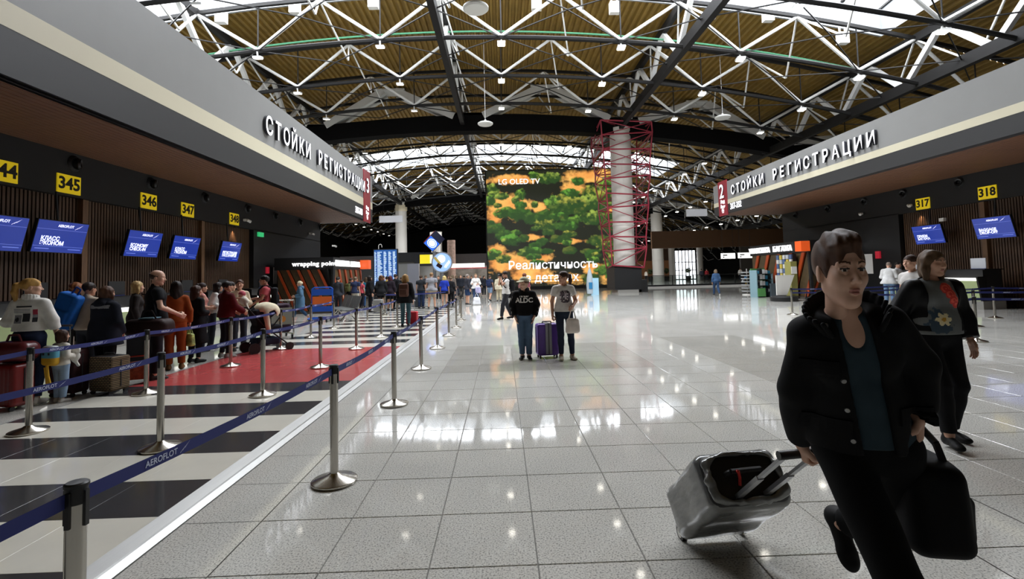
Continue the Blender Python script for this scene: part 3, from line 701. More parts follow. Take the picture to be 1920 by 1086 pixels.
def kiosk(side, X0, X1, Y0, Y1, ztop, zs, label):
    s = 1 if side == 'left' else -1      # the open corner looks towards the hall
    r = thing('wrapping_kiosk', label, 'kiosk', (0,0,0))
    xi = X1 if s > 0 else X0             # inner face
    MB().b6(X0,X1,Y0,Y1,zs,ztop).build('sign_box', M_black, r)
    MB().b6(X0+.12,X1-.12,Y0+.12,Y1-.12,.12,zs).build('core', mat('kiosk_core','120f0c',.7), r)
    MB().b6(X0,X1,Y0,Y1,0,.12).build('platform', mat('kiosk_platform','4a4138',.6), r)
    slant_screen(r,(X0+.15,Y0+.06,0),(1,0,0),X1-X0-.35,.14,zs,-1 if s>0 else 1,5)
    if s > 0: slant_screen(r,(X1-.06,Y0+.15,0),(0,1,0),Y1-Y0-.3,.14,zs,-1,5)
    else: slant_screen(r,(X0+.06,Y1-.15,0),(0,-1,0),Y1-Y0-.3,.14,zs,1,5)
    for q in ((-.25,.25) if s > 0 else (.25,-.25)): pass
    MB().tube((xi-s*.05,Y0-.02,0),(xi+s*.0,Y0+.02,zs+.1),.09,6).build('corner_post', M_black, r)
    MB().tube((xi+s*.02,Y0+.4,0),(xi-s*.3,Y0+.0,zs+.05),.06,6).build('leaning_post', M_dark, r)
    return r
kl = kiosk('left',-10.6,-7.87,22.9,27.6,2.62,2.05,'black wrapping kiosk with slanted orange slats beside the check-in queue')
p = onY(589,497,22.88); obj('lettering', text_mesh('wrapping point', .3, lit_k, .03, .004, spacing=1.12), kl, M=face('-y',(p.x+.02,22.86,2.32)))
for i, t in enumerate(('УПАКОВКА','БАГАЖА')): 
    obj('lettering', text_mesh(t, .38, lit_k, .03, .004), kl, M=face('+x',(-7.84,24.2+2.05*i,2.32)))
MB().b6(-7.9,-7.4,27.2,27.7,2.1,2.6).build('orange_cube', or_l, kl)
kr = kiosk('right',15.2,17.7,23.7,29.4,2.95,2.35,'black wrapping kiosk with slanted orange slats and display racks')
obj('lettering', text_mesh('wrapping point', .28, lit_k, .03, .004, spacing=1.12), kr, M=face('-y',(16.6,23.67,2.62)))
for i, t in enumerate(('УПАКОВКА','БАГАЖА')): obj('lettering', text_mesh(t, .42, lit_k, .03, .004), kr, M=face('-x',(15.17,28.3-2.35*i,2.62)))
MB().b6(14.75,15.2,23.6,24.1,2.4,2.9).build('orange_cube', or_l, kr)
# goods and racks beside the right kiosk
def gz(px, py): return G(px,py)
p = gz(1402,553); r = thing('spinner_rack','round white wire spinner rack with small goods beside the kiosk','display rack',p)
MB().lathe([(0,0),(.3,0),(.3,.06),(.03,.08),(.03,1.6),(0,1.6)],16).build('stand', wht, r, True)
for i in range(7): MB().lathe([(.06,.2+.19*i),(.32,.2+.19*i),(.34,.27+.19*i),(.30,.27+.19*i),(.28,.22+.19*i)],16).build('tray', mat('tray_grey','b9bcbd',.5), r, True)
for i in range(5):
    a = i*1.3; MB().b6(-.05,.05,-.05,.05,0,.13).build('packet', mat('packet_%d'%(i%3),('3c7fb5','d8b23a','cfd3d6')[i%3],.5), r).location = (.22*math.cos(a),.22*math.sin(a),.42+.19*i)
p = gz(1434,557); r = thing('goods_shelf','pale blue and green shelf rack with travel goods beside the kiosk','display rack',p+Vector((-.15,0,0)),.15)
MB().b6(-.5,-.45,-.3,.3,0,1.5).build('side', mat('pale_blue_board','86a5ae',.5), r); MB().b6(.45,.5,-.3,.3,0,1.3).build('side', mat('pale_blue_board','86a5ae',.5), r)
MB().b6(-.45,.45,.25,.3,0,1.6).build('back', mat('leaf_green_board','5fa05a',.5), r); MB().b6(-.48,.0,-.32,-.29,.05,.5).build('front', mat('leaf_green_board','5fa05a',.5), r)
for z in (.3,.65,1.0,1.3):
    sh = MB().b6(-.45,.45,-.3,.25,z-.02,z).build('shelf', M_dark, r)
    for i in range(5): MB().b6(-.07,.07,-.12,.12,0,.16+.04*((i*3)%4)).build('packet', mat('packet_b%d'%((i+int(z*10))%4),('d7dde0','3a8fb0','20252a','e8efef')[(i+int(z*10))%4],.5), sh).location = (-.34+.17*i,-.1,z)
p = onX(1478,505,15.1); r = thing('blister_wall','tall rack of hanging white and yellow travel packs in the kiosk','display rack',(15.05,p.y,0))
MB().b6(-.12,.05,-.75,.75,.1,2.3).build('board', M_black, r)
for i in range(6):
    for j in range(5): MB().b6(-.18,-.12,-.1,.1,0,.22).build('packet', mat('packet_c%d'%((i*2+j)%4),('cfcfca','c9b24a','4f6690','b9bfc4')[(i*2+j)%4],.5), r).location = (0,-.6+.3*j*.98,.85+.24*i)
p = onY(1470,560,23.2); p.z = 0; r = thing('wrapping_machine','dark luggage wrapping machine with a slanted white board','machine',p)
MB().lathe([(0,0),(.58,0),(.6,.08),(.6,.2),(.55,.24),(0,.24)],28).build('turntable', M_black, r, True)
MB().prism([(-.45,.3),(.05,.3),(.45,1.25),(-.45,1.25)],'y',-.2,-.15).build('board', wht, r); MB().b6(.35,.65,-.1,.4,.24,1.9).build('mast', mat('olive_mast','8f8a4a',.5), r)
MB().b6(.36,.62,-.14,-.1,1.3,1.65).build('notice', wht, r)
p = gz(1450,557); tag(MB().b6(-.18,.18,-.12,.12,.0,.75).build('grey_case', mat('slate_case','59656b',.4)),'slate grey hard case beside the wrapping machine','suitcase').location = p
# ================================================================== TROLLEY AND SEATS
tb = mat('trolley_blue','1f57b8',.35); to = mat('trolley_orange','e0671f',.4)
p = G(604,602); r = thing('luggage_trolley','blue luggage trolley with an orange advert board by the kiosk','trolley',p,math.radians(8))
fr = MB().path([(-.38,0,.18),(-.38,.05,1.22),(-.3,.05,1.28),(.3,.05,1.28),(.38,.05,1.22),(.38,0,.18)],.022,8).path([(-.38,0,.18),(-.34,-.75,.14),(.34,-.75,.14),(.38,0,.18)],.022,8).path([(-.38,0,.45),(.38,0,.45)],.018,6); fr.build('frame', tb, r)
MB().b6(-.37,.37,-.02,.02,.98,1.22).build('handle_panel', tb, r); MB().b6(-.35,.35,-.03,.01,.6,.93).build('advert_board', to, r); MB().b6(-.37,.37,-.05,.02,.36,.56).build('lower_panel', tb, r)
for i in range(4): MB().b6(-.3,.3,-.7+.18*i,-.68+.18*i,.15,.17).build('bar', tb, r)
for x,y in ((-.34,-.1),(.34,-.1),(-.3,-.68),(.3,-.68)): MB().tube((x-.02,y,.07),(x+.02,y,.07),.07,14).build('wheel', cap_m, r, True)
p = G(643,600); r = thing('airport_bench','row of grey metal airport seats beside the trolley','bench',p,math.radians(122))
MB().b6(-1.15,1.15,-.04,.04,.36,.42).build('beam', M_steel, r)
for i in range(4):
    x = -.87+.58*i; MB().prism([(-.25,.43),(.2,.4),(.22,.44),(-.25,.47)],'x',x-.26,x+.26).build('seat', mat('bench_grey','6c706e',.35,.4), r); MB().prism([(-.25,.44),(-.42,.92),(-.39,.93),(-.21,.45)],'x',x-.26,x+.26).build('backrest', mat('bench_grey','6c706e',.35,.4), r)
for x in (-.8,.8): MB().path([(x,.0,.38),(x,.28,.02)],.025,8).path([(x,0,.38),(x,-.28,.02)],.025,8).build('leg', M_steel, r)
# ================================================================== FAR LEFT: BOARD, ROOM, SCREENS
p = onY(723,500,33); r = thing('flight_board','tall blue flight information board full of white rows','information board',(p.x,33,0))
zt = onY(722,467,33).z; MB().b6(-.82,.82,0,.2,0,zt).build('casing', M_black, r)
dp = MB().b6(-.76,.76,-.02,.0,.9,zt-.06).build('display', mat('board_blue','27508c',.3,emit=.55), r)
rw = MB(); rg = random.Random(3)
nz_ = 30
for i in range(nz_):
    z = .95+(zt-1.1)*i/nz_
    for x0_, x1_ in ((-.74,-.6),(-.55,-.2),(-.12,.1),(.2,.42),(.5,.72)):
        rw.b6(x0_,x0_+(x1_-x0_)*rg.uniform(.5,1),-.03,-.02,z,z+.035)
stuff(rw.build('board_rows', mat('board_text','cfe0f5',.4,emit=.8), dp))
q = onY(712,467,33); MB().path([(q.x-p.x-.1,.1,zt),(q.x-p.x-.1,.1,zt+.25),(q.x-p.x-.04,.1,zt+.33),(q.x-p.x+.06,.1,zt+.33),(q.x-p.x+.12,.1,zt+.25),(q.x-p.x+.12,.1,zt+.12)],.025,6).build('lamp_arm', wht, r)
rm = mat('grey_room_wall','83837f',.6); a = onY(742,500,44); c = onY(784,500,44); d = onX(842,500,c.x)
struct(MB().b6(a.x-.5,c.x,44,60,0,2.95).build('wall_pavilion', rm)); 
o = MB().b6(a.x-.5,c.x+.5,43.7,60,2.97,onY(760,474,44).z).build('pavilion_fascia', M_black); tag(o,'black flat roof band on the grey pavilion behind the queue','roof band')
p = onY(802,486,43.5); r = thing('poster_box','black projecting box with a yellow lit poster on the pavilion','sign',p); MB().b6(-1.2,1.0,0,.3,-.6,.6).build('box', M_black, r); MB().b6(-.7,.55,-.02,0,-.4,.4).build('poster', mat('yellow_poster','e8d426',.4,emit=.6), r); MB().b6(.2,.55,-.03,-.02,-.38,.38).build('poster_edge', mat('pale_poster','eeeeda',.4,emit=.6), r)
p = G(776,585); p = onY(776,520,26); tag(MB().b6(p.x-.3,p.x+.3,25.8,26.1,0.0,2.3).build('grey_pylon', mat('pylon_grey','8d8f97',.35,.3)),'tall grey metal pylon standing among the queue','pylon')
struct(MB().lathe([(.6,0),(.6,6.3),(.75,6.4),(.75,7.2),(0,7.2)],20).build('column', colm, None, True)).location = (onY(818,500,62).x,62,0)
struct(MB().lathe([(.5,0),(.5,6.0),(0,6.0)],16).build('column', mat('brick_column','9a7f70',.7,var=.3,scale=4), None, True)).location = (onY(847,500,60).x,60,0)
# cube screen on its corner
p = onY(814,452,42); r = thing('cube_screen','blue cube shaped screen standing on one corner','screen',p,rot=(math.radians(38),math.radians(44),math.radians(12)))
MB().b6(-.55,.55,-.55,.55,-.55,.55).build('cube', mat('cube_navy','10204a',.3), r)
cu = [mat('cube_blue','2a62d8',.3,emit=.8),mat('cube_white','dfeaff',.3,emit=.9),mat('cube_red','c63a2a',.3,emit=.5)]
f = MB().b6(-.5,.5,-.57,-.55,-.5,.5).build('screen_face', cu[0], r); MB().lathe([(0,0),(.3,0)],24,(0,-.585,.05),Matrix.Rotation(PI/2,3,'X')).build('bright_disc', cu[1], f); 
MB().lathe([(.36,0),(.43,0)],24,(0,-.585,.05),Matrix.Rotation(PI/2,3,'X')).build('ring', cu[1], f)
MB().b6(-.57,-.55,-.5,.5,-.5,.5).build('screen_face', cu[2], r); MB().b6(-.5,.5,-.5,.5,-.57,-.55).build('screen_face', cu[0], r)
b = MB().tube((p.x,42,0),(p.x,42,p.z-.9),.14,10); tag(b.build('screen_pole', mat('pole_grey','77797c',.4)),'grey pole carrying the blue cube screen','pole')
p = onY(829,492,40); r = thing('round_screen','large round lit screen with a pale blue photograph','screen',p)
MB().lathe([(0,-.1),(.82,-.1),(.86,-.05),(.86,.05),(.8,.1),(0,.1)],40,R=Matrix.Rotation(PI/2,3,'X')).build('rim', mat('rim_silver','b8bcc2',.3,.6), r, True)
df = MB().lathe([(0,.11),(.76,.11)],40,R=Matrix.Rotation(PI/2,3,'X')).build('display', mat('round_blue','6f8fc4',.3,var=.45,scale=2.2,emit=.0), r); 
mm = mat('round_blue2','8fb0e0',.3,emit=.55); df.data.materials[0] = mm
MB().lathe([(0,.115),(.34,.115)],24,(-.05,0,.28),Matrix.Rotation(PI/2,3,'X')).build('pale_disc', mat('pale_cloud','cfdcf0',.3,emit=.7), df)
MB().box((-.38,-.13,.15),(.2,.02,.7),Matrix.Rotation(-.7,3,'Y')).build('gold_bar', mat('gold_bar','a3904a',.3,emit=.4), df); MB().box((-.22,-.135,-.28),(.45,.02,.3),Matrix.Rotation(.6,3,'Y')).build('dark_block', mat('dark_block','2a1a20',.3), df)
for k in range(3): MB().path([(.2+.13*k,-.14,-.42+.16*k),(.3+.13*k,-.14,-.2+.16*k),(.38+.13*k,-.14,-.36+.16*k),(.3+.12*k,-.14,-.45+.16*k)],.035,6).build('white_stroke', scr_t, df)
tag(MB().tube((p.x,40.1,0),(p.x,40.1,p.z-.8),.12,10).build('screen_pole', mat('pole_grey','77797c',.4)),'grey pole carrying the round screen','pole')
a = onY(842,499,58); c = onY(909,498,58)
r = thing('shop_light_strip','long white lit sign strip over the shop behind the crowd','sign',((a.x+c.x)/2,58,a.z)); w = c.x-a.x
for i in range(3): MB().b6(-w/2+w/3*i+.02,-w/2+w/3*(i+1)-.02,-.1,.1,-.22,.26).build('light_panel', mat('strip_white','fdf9ee',.4,emit=1.1), r)
MB().b6(-w/2,w/2+.3,-.12,.1,-.34,-.28).build('red_line', mat('strip_red','c8404a',.4,emit=.5), r)
struct(MB().b6(-20,-1.6,60.5,60.8,2.8,4.3).build('wall_shop', mat('shop_dark','2b2523',.7)))
struct(MB().b6(-8,-1.6,61,61.2,0,2.8).build('wall_shop_back', mat('shop_back','8b847c',.6,var=.4,scale=1.5)))
for px, Y, w, h in (((733,411),40,1.9,.55),((1306,399),40,1.75,.6)):
    p = onY(*px, Y); r = thing('hanging_blank_sign','blank white hanging sign board in front of %s' % ('the pale column' if px[0] < 900 else 'the dark roof'),'sign',p); MB().b6(-w/2,w/2,-.06,.06,-h/2,h/2).build('board', mat('blank_white','dfe0e4',.4), r)
    for s in (-.6,.6): MB().tube((s,0,h/2),(s,0,12.6-p.z),.012,6).build('cable', M_dark, r)
# ================================================================== FAR RIGHT: RAILING, WINDOW, BROWN WALLS
gl = bpy.data.materials.new('railing_glass'); gl.use_nodes = True; nt = gl.node_tree; nt.nodes.remove(nt.nodes['Principled BSDF']); a_ = nt.nodes.new('ShaderNodeBsdfTransparent'); a_.inputs[0].default_value = (.72,.76,.74,1); g_ = nt.nodes.new('ShaderNodeBsdfGlossy'); g_.inputs['Roughness'].default_value = .03; x_ = nt.nodes.new('ShaderNodeMixShader'); x_.inputs[0].default_value = .12
nt.links.new(a_.outputs[0],x_.inputs[1]); nt.links.new(g_.outputs[0],x_.inputs[2]); nt.links.new(x_.outputs[0],nt.nodes['Material Output'].inputs[0])
RYL = 46.0
r = thing('glass_railing','long glass railing with dark handrail in front of the far window','railing',(11.6,RYL,0))
rx0, rx1 = 0.2, 13.5
r.location = (12.2,RYL,0)
MB().b6(0,14,-.06,.06,1.1,1.16).build('handrail', M_dark, r); MB().b6(0,14,-.15,.15,0,.12).build('kerb', wht, r); MB().b6(0,14,-.1,.1,.12,.28).build('kerb_band', M_black, r)
for i in range(7): MB().b6(2*i+.04,2*i+1.96,-.008,.008,.3,1.08).build('pane', gl, r); MB().b6(2*i-.03,2*i+.03,-.04,.04,.12,1.1).build('post', M_dark, r)
r = thing('low_railing','low dark railing at the foot of the video wall','railing',(-1.2,48.6,0))
for z in (.35,.7,1.0): MB().b6(0,9.4,-.03,.03,z-.025,z+.025).build('rail', M_dark, r)
for i in range(8): MB().b6(1.34*i-.03,1.34*i+.03,-.03,.03,0,1.0).build('post', M_dark, r)
YW = 84
a = onY(1265,470,YW); c = onY(1306,535,YW); wl = struct(MB().b6(a.x-.2,a.x,YW-.1,YW+.1,0,a.z+.2).build('window_4', M_dark)); W4 = mat('far_daylight','eef3fa',.4,emit=2.4)
n4 = 6; w4 = (c.x-a.x)/n4
for i in range(n4):
    MB().b6(a.x+i*w4+.07,a.x+(i+1)*w4-.07,YW,YW+.02,.1,a.z-.05).build('pane', W4, wl); MB().b6(a.x+(i+1)*w4-.06,a.x+(i+1)*w4+.06,YW-.1,YW+.1,0,a.z+.1).build('mullion', M_dark, wl)
for z in (1.6,3.0): MB().b6(a.x,c.x,YW-.08,YW+.08,z-.06,z+.06).build('transom', M_dark, wl)
for x in (1259,1312): 
    q = onY(x,480,YW-1); struct(MB().lathe([(.5,0),(.5,6.2),(.65,6.3),(.65,6.9),(0,6.9)],18).build('column', colm, None, True)).location = (q.x,YW-1,0)
tan = mat('tan_wall','96643c',.6); br = mat('brown_panel','4a3220',.6)
q0 = onY(1200,500,YW+1).x; q1 = onY(1256,500,YW+1).x; 
struct(MB().b6(q0-6,q1,YW+.5,YW+.8,0,3.4).build('wall_far_tan', tan)); struct(MB().b6(q0-6,q1,YW+.4,YW+.6,3.4,6.2).build('wall_far_brown', br))
struct(MB().b6(17.5,44,56,56.4,4.2,6.2).build('wall_far_panel', mat('ochre_panel','4f3318',.6))); struct(MB().b6(q1+5.2,44,70,70.4,0,9.0).build('wall_far_right', mat('grey_brown_wall','4b453f',.7)))
struct(MB().b6(-34,-12.5,63,63.4,0,4.2).build('wall_far_left', mat('dark_far_wall','1d1b1a',.7)))
for px in ((1365,480),(1397,479)):
    p = onY(*px,44); r = thing('lit_direction_sign','white lit direction sign hanging over the far aisle','sign',p,group='white direction signs'); MB().b6(-.63,.63,-.08,.08,-.25,.25).build('light_box', mat('lit_sign_white','f7f7f2',.4,emit=1.0), r); MB().b6(-.5,-.1,-.1,-.08,.02,.12).build('arrow_text', ink, r); MB().b6(-.5,-.38,-.1,-.08,-.16,-.06).build('arrow_text', ink, r)
    for s in (-.5,.5): MB().tube((s,0,.25),(s,0,8.5),.015,6).build('hanger', M_dark, r)
pot = mat('plant_leaf','3b4a26',.6); 
for i, px in enumerate((1220,1235,1250,1291)):
    p = onY(px,527,76); r = thing('potted_plant','round leafy potted plant in front of the tan wall','plant',(p.x,76,0),group='potted plants by the far window'); MB().lathe([(0,0),(.35,0),(.45,.7),(0,.7)],14).build('pot', M_dark, r)
    lf = MB(); rg = random.Random(i)
    for k in range(90):
        v = Vector((rg.gauss(0,1),rg.gauss(0,1),rg.gauss(0,1))).normalized()*rg.uniform(.3,.5); c_ = Vector((0,0,1.55))+v; t1 = v.orthogonal().normalized()*.16; t2 = v.cross(t1).normalized()*.1; lf.quad(c_-t1,c_+t2,c_+t1,c_-t2)
    stuff(lf.build('foliage', pot, r))
# pale blue pointed display stand in front of the video wall
p = G(1111,553); r = thing('aircraft_model_stand','pale blue display stand with an upright pointed model','display stand',p)
sb = mat('ice_blue','a9d3e8',.4); MB().b6(-.15,.42,-.25,.25,0,1.2).build('plinth', sb, r); MB().lathe([(0,.05),(.22,.1),(.26,.7),(.22,1.2),(.12,1.7),(0,2.05)],16,(-.18,-.1,0)).build('model', mat('model_grey','b6c3cb',.35), r, True); MB().b6(-.3,-.05,-.38,-.33,.45,.9).build('emblem', mat('model_blue','2f7fb0',.4), r)
# ================================================================== SOFT SHAPES (bodies, clothes, bags)
def V3(*a): return np.array(a, float)
class Soft:
    """smoothly blended solid, meshed with surface nets"""
    def __init__(s): s.ops = []; s.lo = np.full(3,1e9); s.hi = -s.lo
    def _b(s, lo, hi, kind):
        if kind == 'u': s.lo = np.minimum(s.lo,lo); s.hi = np.maximum(s.hi,hi)
    def cap(s, a, b, ra, rb=None, k=.02, op='u'):
        a = np.array(a,float); b = np.array(b,float); rb = ra if rb is None else rb; m = max(ra,rb)
        lo = np.minimum(a,b)-m; hi = np.maximum(a,b)+m; s._b(lo,hi,op); s.ops.append(('cap',lo,hi,k,op,(a,b,ra,rb))); return s
    def chain(s, pts, rs, k=.02, op='u'):
        for i in range(len(pts)-1): s.cap(pts[i],pts[i+1],rs[i],rs[i+1],k,op)
        return s
    def ell(s, c, r, R=None, k=.02, op='u'):
        c = np.array(c,float); r = np.array(r,float); R = np.eye(3) if R is None else np.array(R)
        e = np.abs(R)@r; s._b(c-e,c+e,op); s.ops.append(('ell',c-e,c+e,k,op,(c,r,R))); return s
    def box(s, c, h, rd=.01, R=None, k=.005, op='u', taper=0):
        c = np.array(c,float); h = np.array(h,float); R = np.eye(3) if R is None else np.array(R)
        e = np.abs(R)@(h*(1+abs(taper))); s._b(c-e,c+e,op); s.ops.append(('box',c-e,c+e,k,op,(c,h,rd,R,taper))); return s
    def cut(s, p, n, k=.004): s.ops.append(('cut',None,None,k,'i',(np.array(p,float),np.array(n,float)))); return s   # removes the side n points to
    def wrinkle(s, amp, f, seed=0, st=(1,1,1)): s.ops.append(('wr',None,None,0,'w',(amp,f,seed,st))); return s
    def build(s, h):
        m = 3*h; lo = s.lo-m; n = np.ceil((s.hi-s.lo+2*m)/h).astype(int)+1
        ax = [(lo[i]+h*np.arange(n[i])).astype(np.float32) for i in range(3)]
        D = np.full(n, .5, np.float32)
        for kind, l, u, k, op, a in s.ops:
            if kind == 'wr':
                amp, f, seed, st = a; rg = np.random.RandomState(seed); X = ax[0][:,None,None]; Y = ax[1][None,:,None]; Z = ax[2][None,None,:]; w = np.zeros(n,np.float32)
                for q in range(5):
                    d = rg.randn(3)*np.array(st); d *= f*(.7+.6*q/3)/np.linalg.norm(d); w += np.sin(X*d[0]+Y*d[1]+Z*d[2]+rg.rand()*6.3)/(1+.4*q)
                D += amp*w*.6; continue
            if kind == 'cut': sl = (slice(None),)*3
            else:
                mg = k+2.5*h; i0 = np.clip(((l-mg-lo)/h).astype(int),0,n-1); i1 = np.clip(np.ceil((u+mg-lo)/h).astype(int)+1,1,n)
                if np.any(i1 <= i0): continue
                sl = tuple(slice(i0[i],i1[i]) for i in range(3))
            X = ax[0][sl[0]][:,None,None]; Y = ax[1][sl[1]][None,:,None]; Z = ax[2][sl[2]][None,None,:]
            if kind == 'cap':
                p, q, ra, rb = a; d = q-p; L2 = max(d@d,1e-9); x, y, z = X-p[0], Y-p[1], Z-p[2]
                t = np.clip((x*d[0]+y*d[1]+z*d[2])/L2,0,1); f = np.sqrt((x-t*d[0])**2+(y-t*d[1])**2+(z-t*d[2])**2)-(ra+(rb-ra)*t)
            elif kind == 'ell':
                c, r, R = a; x, y, z = X-c[0], Y-c[1], Z-c[2]; q = [(x*R[0,i]+y*R[1,i]+z*R[2,i])/r[i] for i in range(3)]
                k0 = np.sqrt(q[0]**2+q[1]**2+q[2]**2); k1 = np.sqrt((q[0]/r[0])**2+(q[1]/r[1])**2+(q[2]/r[2])**2)+1e-6; f = k0*(k0-1)/k1
            elif kind == 'box':
                c, hh, rd, R, tp = a; x, y, z = X-c[0], Y-c[1], Z-c[2]; q = [x*R[0,i]+y*R[1,i]+z*R[2,i] for i in range(3)]
                if tp: sc = 1-tp*q[2]/hh[2]; q[0] = q[0]/sc; q[1] = q[1]/sc
                e = [np.abs(q[i])-(hh[i]-rd) for i in range(3)]
                f = np.sqrt(np.maximum(e[0],0)**2+np.maximum(e[1],0)**2+np.maximum(e[2],0)**2)+np.minimum(np.maximum(np.maximum(e[0],e[1]),e[2]),0)-rd
            else:
                c, nn = a; f = -((X-c[0])*nn[0]+(Y-c[1])*nn[1]+(Z-c[2])*nn[2])+np.zeros(n,np.float32); f = -f
            d0 = D[sl]; k = max(k,1e-4)
            if op == 'u': hh_ = np.maximum(k-np.abs(d0-f),0)/k; D[sl] = np.minimum(d0,f)-hh_*hh_*k*.25
            else:
                g = -f if op == 's' else f; hh_ = np.maximum(k-np.abs(d0-g),0)/k; D[sl] = np.maximum(d0,g)+hh_*hh_*k*.25
        return nets(D, lo, h)
def nets(D, lo, h):
    S = D < 0; n = D.shape
    c = np.zeros((n[0]-1,n[1]-1,n[2]-1),np.int8); O = [(i,j,k) for i in (0,1) for j in (0,1) for k in (0,1)]
    for i,j,k in O: c += S[i:n[0]-1+i,j:n[1]-1+j,k:n[2]-1+k]
    A = np.argwhere((c > 0)&(c < 8)); idx = np.full(c.shape,-1,np.int64); idx[tuple(A.T)] = np.arange(len(A))
    P = np.zeros((len(A),3)); W = np.zeros(len(A))
    for a in O:
        for ax in range(3):
            if a[ax]: continue
            b = list(a); b[ax] = 1; d0 = D[A[:,0]+a[0],A[:,1]+a[1],A[:,2]+a[2]]; d1 = D[A[:,0]+b[0],A[:,1]+b[1],A[:,2]+b[2]]
            x = (d0 < 0) != (d1 < 0); t = d0/np.where(x,d0-d1,1); p = np.tile(np.array(a,float),(len(A),1)); p[:,ax] = t; P[x] += p[x]; W += x
    V = lo+h*(A+P/W[:,None]); F = []
    for ax in range(3):
        u, w = (ax+1)%3, (ax+2)%3; s0 = [slice(None)]*3; s1 = [slice(None)]*3; s0[ax] = slice(0,-1); s1[ax] = slice(1,None)
        a, b = S[tuple(s0)], S[tuple(s1)]; E = np.argwhere(a != b); E = E[(E[:,u] > 0)&(E[:,w] > 0)&(E[:,u] < n[u]-1)&(E[:,w] < n[w]-1)]
        fl = a[tuple(E.T)]; q = []
        for du, dw in ((1,1),(0,1),(0,0),(1,0)):
            e = E.copy(); e[:,u] -= du; e[:,w] -= dw; q.append(idx[tuple(e.T)])
        Q = np.stack(q,1); Q[~fl] = Q[~fl][:,::-1]; F.append(Q)
    F = np.concatenate(F); F = F[(F >= 0).all(1)]
    return V, F
def soft_obj(name, S, h, m, parent=None, slots=None, wob=None):
    V, F = S.build(h); me = np_mesh(name, V, F, True); 
    for q in (m if isinstance(m,(list,tuple)) else [m]): me.materials.append(q)
    if slots is not None:
        c = V[F].mean(1); me.polygons.foreach_set('material_index', slots(c).astype(np.int32))
    return obj(name, me, parent)
def rotz(a): c, s = math.cos(a), math.sin(a); return np.array(((c,-s,0),(s,c,0),(0,0,1)))
def rotx(a): c, s = math.cos(a), math.sin(a); return np.array(((1,0,0),(0,c,-s),(0,s,c)))
def roty(a): c, s = math.cos(a), math.sin(a); return np.array(((c,0,s),(0,1,0),(-s,0,c)))
# ------------------------------------------------------------------ templates
_T = {}
def head_tpl(kind, h):
    if ('head',kind,h) in _T: return _T['head',kind,h]
    S = Soft(); f = 1 if kind == 'f' else 1.06
    S.ell((0,-.014,.03),(.075,.098,.088)); S.ell((0,.022,-.028),(.060*f,.070,.084),k=.03); S.ell((0,.028,.048),(.058,.05,.048),k=.03)
    for x in (-1,1):
        S.cap((x*.05*f,.0,-.052),(x*.016*f,.058,-.094),.018*f,.016,k=.03); S.ell((x*.038,.058,-.022),(.026,.026,.026),k=.03)
        S.cap((x*.012,.087,.026),(x*.046,.074,.024),.009,.008,k=.012)
    S.ell((0,.066,-.096),(.021*f,.02,.016),k=.022)
    if h < .02:
        for x in (-1,1): S.ell((x*.031,.1,.002),(.02,.02,.0115),k=.012,op='s')
        S.cap((0,.086,.014),(0,.108,-.026),.0075,.0105,k=.012); S.ell((0,.112,-.03),(.0105,.0105,.009),k=.008)
        for x in (-1,1): S.ell((x*.0115,.101,-.034),(.0075,.0095,.0075),k=.006)
    else: S.cap((0,.086,.014),(0,.112,-.03),.009,.014,k=.012)
    if h < .004:
        for x in (-1,1): S.ell((x*.031,.0775,.003),(.0125,.0125,.0125),k=.001); S.cap((x*.017,.083,.0085),(x*.031,.0895,.0118),.0035,k=.004); S.cap((x*.031,.0895,.0118),(x*.046,.0795,.007),.0035,k=.004); S.cap((x*.018,.084,-.002),(x*.031,.0875,-.0055),.0028,k=.004); S.cap((x*.031,.0875,-.0055),(x*.045,.0795,-.002),.0028,k=.004); S.ell((x*.006,.108,-.041),(.0035,.004,.004),k=.003,op='s')
    if h < .02:
        S.ell((0,.0905,-.0578),(.019,.0078,.005),k=.006); S.ell((0,.0895,-.0688),(.016,.008,.0058),k=.006)
        if h < .004: S.cap((-.022,.094,-.0635),(.022,.094,-.0635),.0022,k=.002,op='s'); S.cap((0,.1,-.063),(0,.1,-.0635),.004,k=.003,op='s')
    for x in (-1,1): S.ell((x*.076,-.012,-.004),(.009,.019,.031),R=rotz(-x*.35),k=.008)
    S.cap((0,-.024,-.06),(0,-.034,-.12),.042*f,.041*f,k=.022)
    V, F = S.build(h); c = V[F].mean(1); X = np.abs(c[:,0])
    m = np.zeros(len(F),int)
    if h < .012:
        m[(X < .0195)&(np.abs(c[:,2]+.0633) < .0103-.008*(X/.0195)**2)&(c[:,1] > .078)] = 1
        m[(X > .013)&(X < .05)&(np.abs(c[:,2]-(.0265+.006*np.sin((X-.013)/.037*2.6)-.003))<.0042-.0022*(X-.013)/.037)&(c[:,1] > .05)] = 2
        if h < .004:
            for x in (-1,1):
                d = np.sqrt((c[:,0]-x*.031)**2+(c[:,1]-.0775)**2+(c[:,2]-.003)**2); e = (d < .0132)&(c[:,1] > .082); m[e] = 3
                g = np.sqrt((c[:,0]-x*.031-.002)**2+(c[:,2]-.003)**2); m[e&(g < .0062)] = 4
                lid = (np.abs(c[:,0]-x*.031) < .0165)&(np.abs(c[:,2]-.0085)<.0028)&(c[:,1] > .082)&~e; m[lid] = 5
    _T['head',kind,h] = (V,F,m); return V,F,m
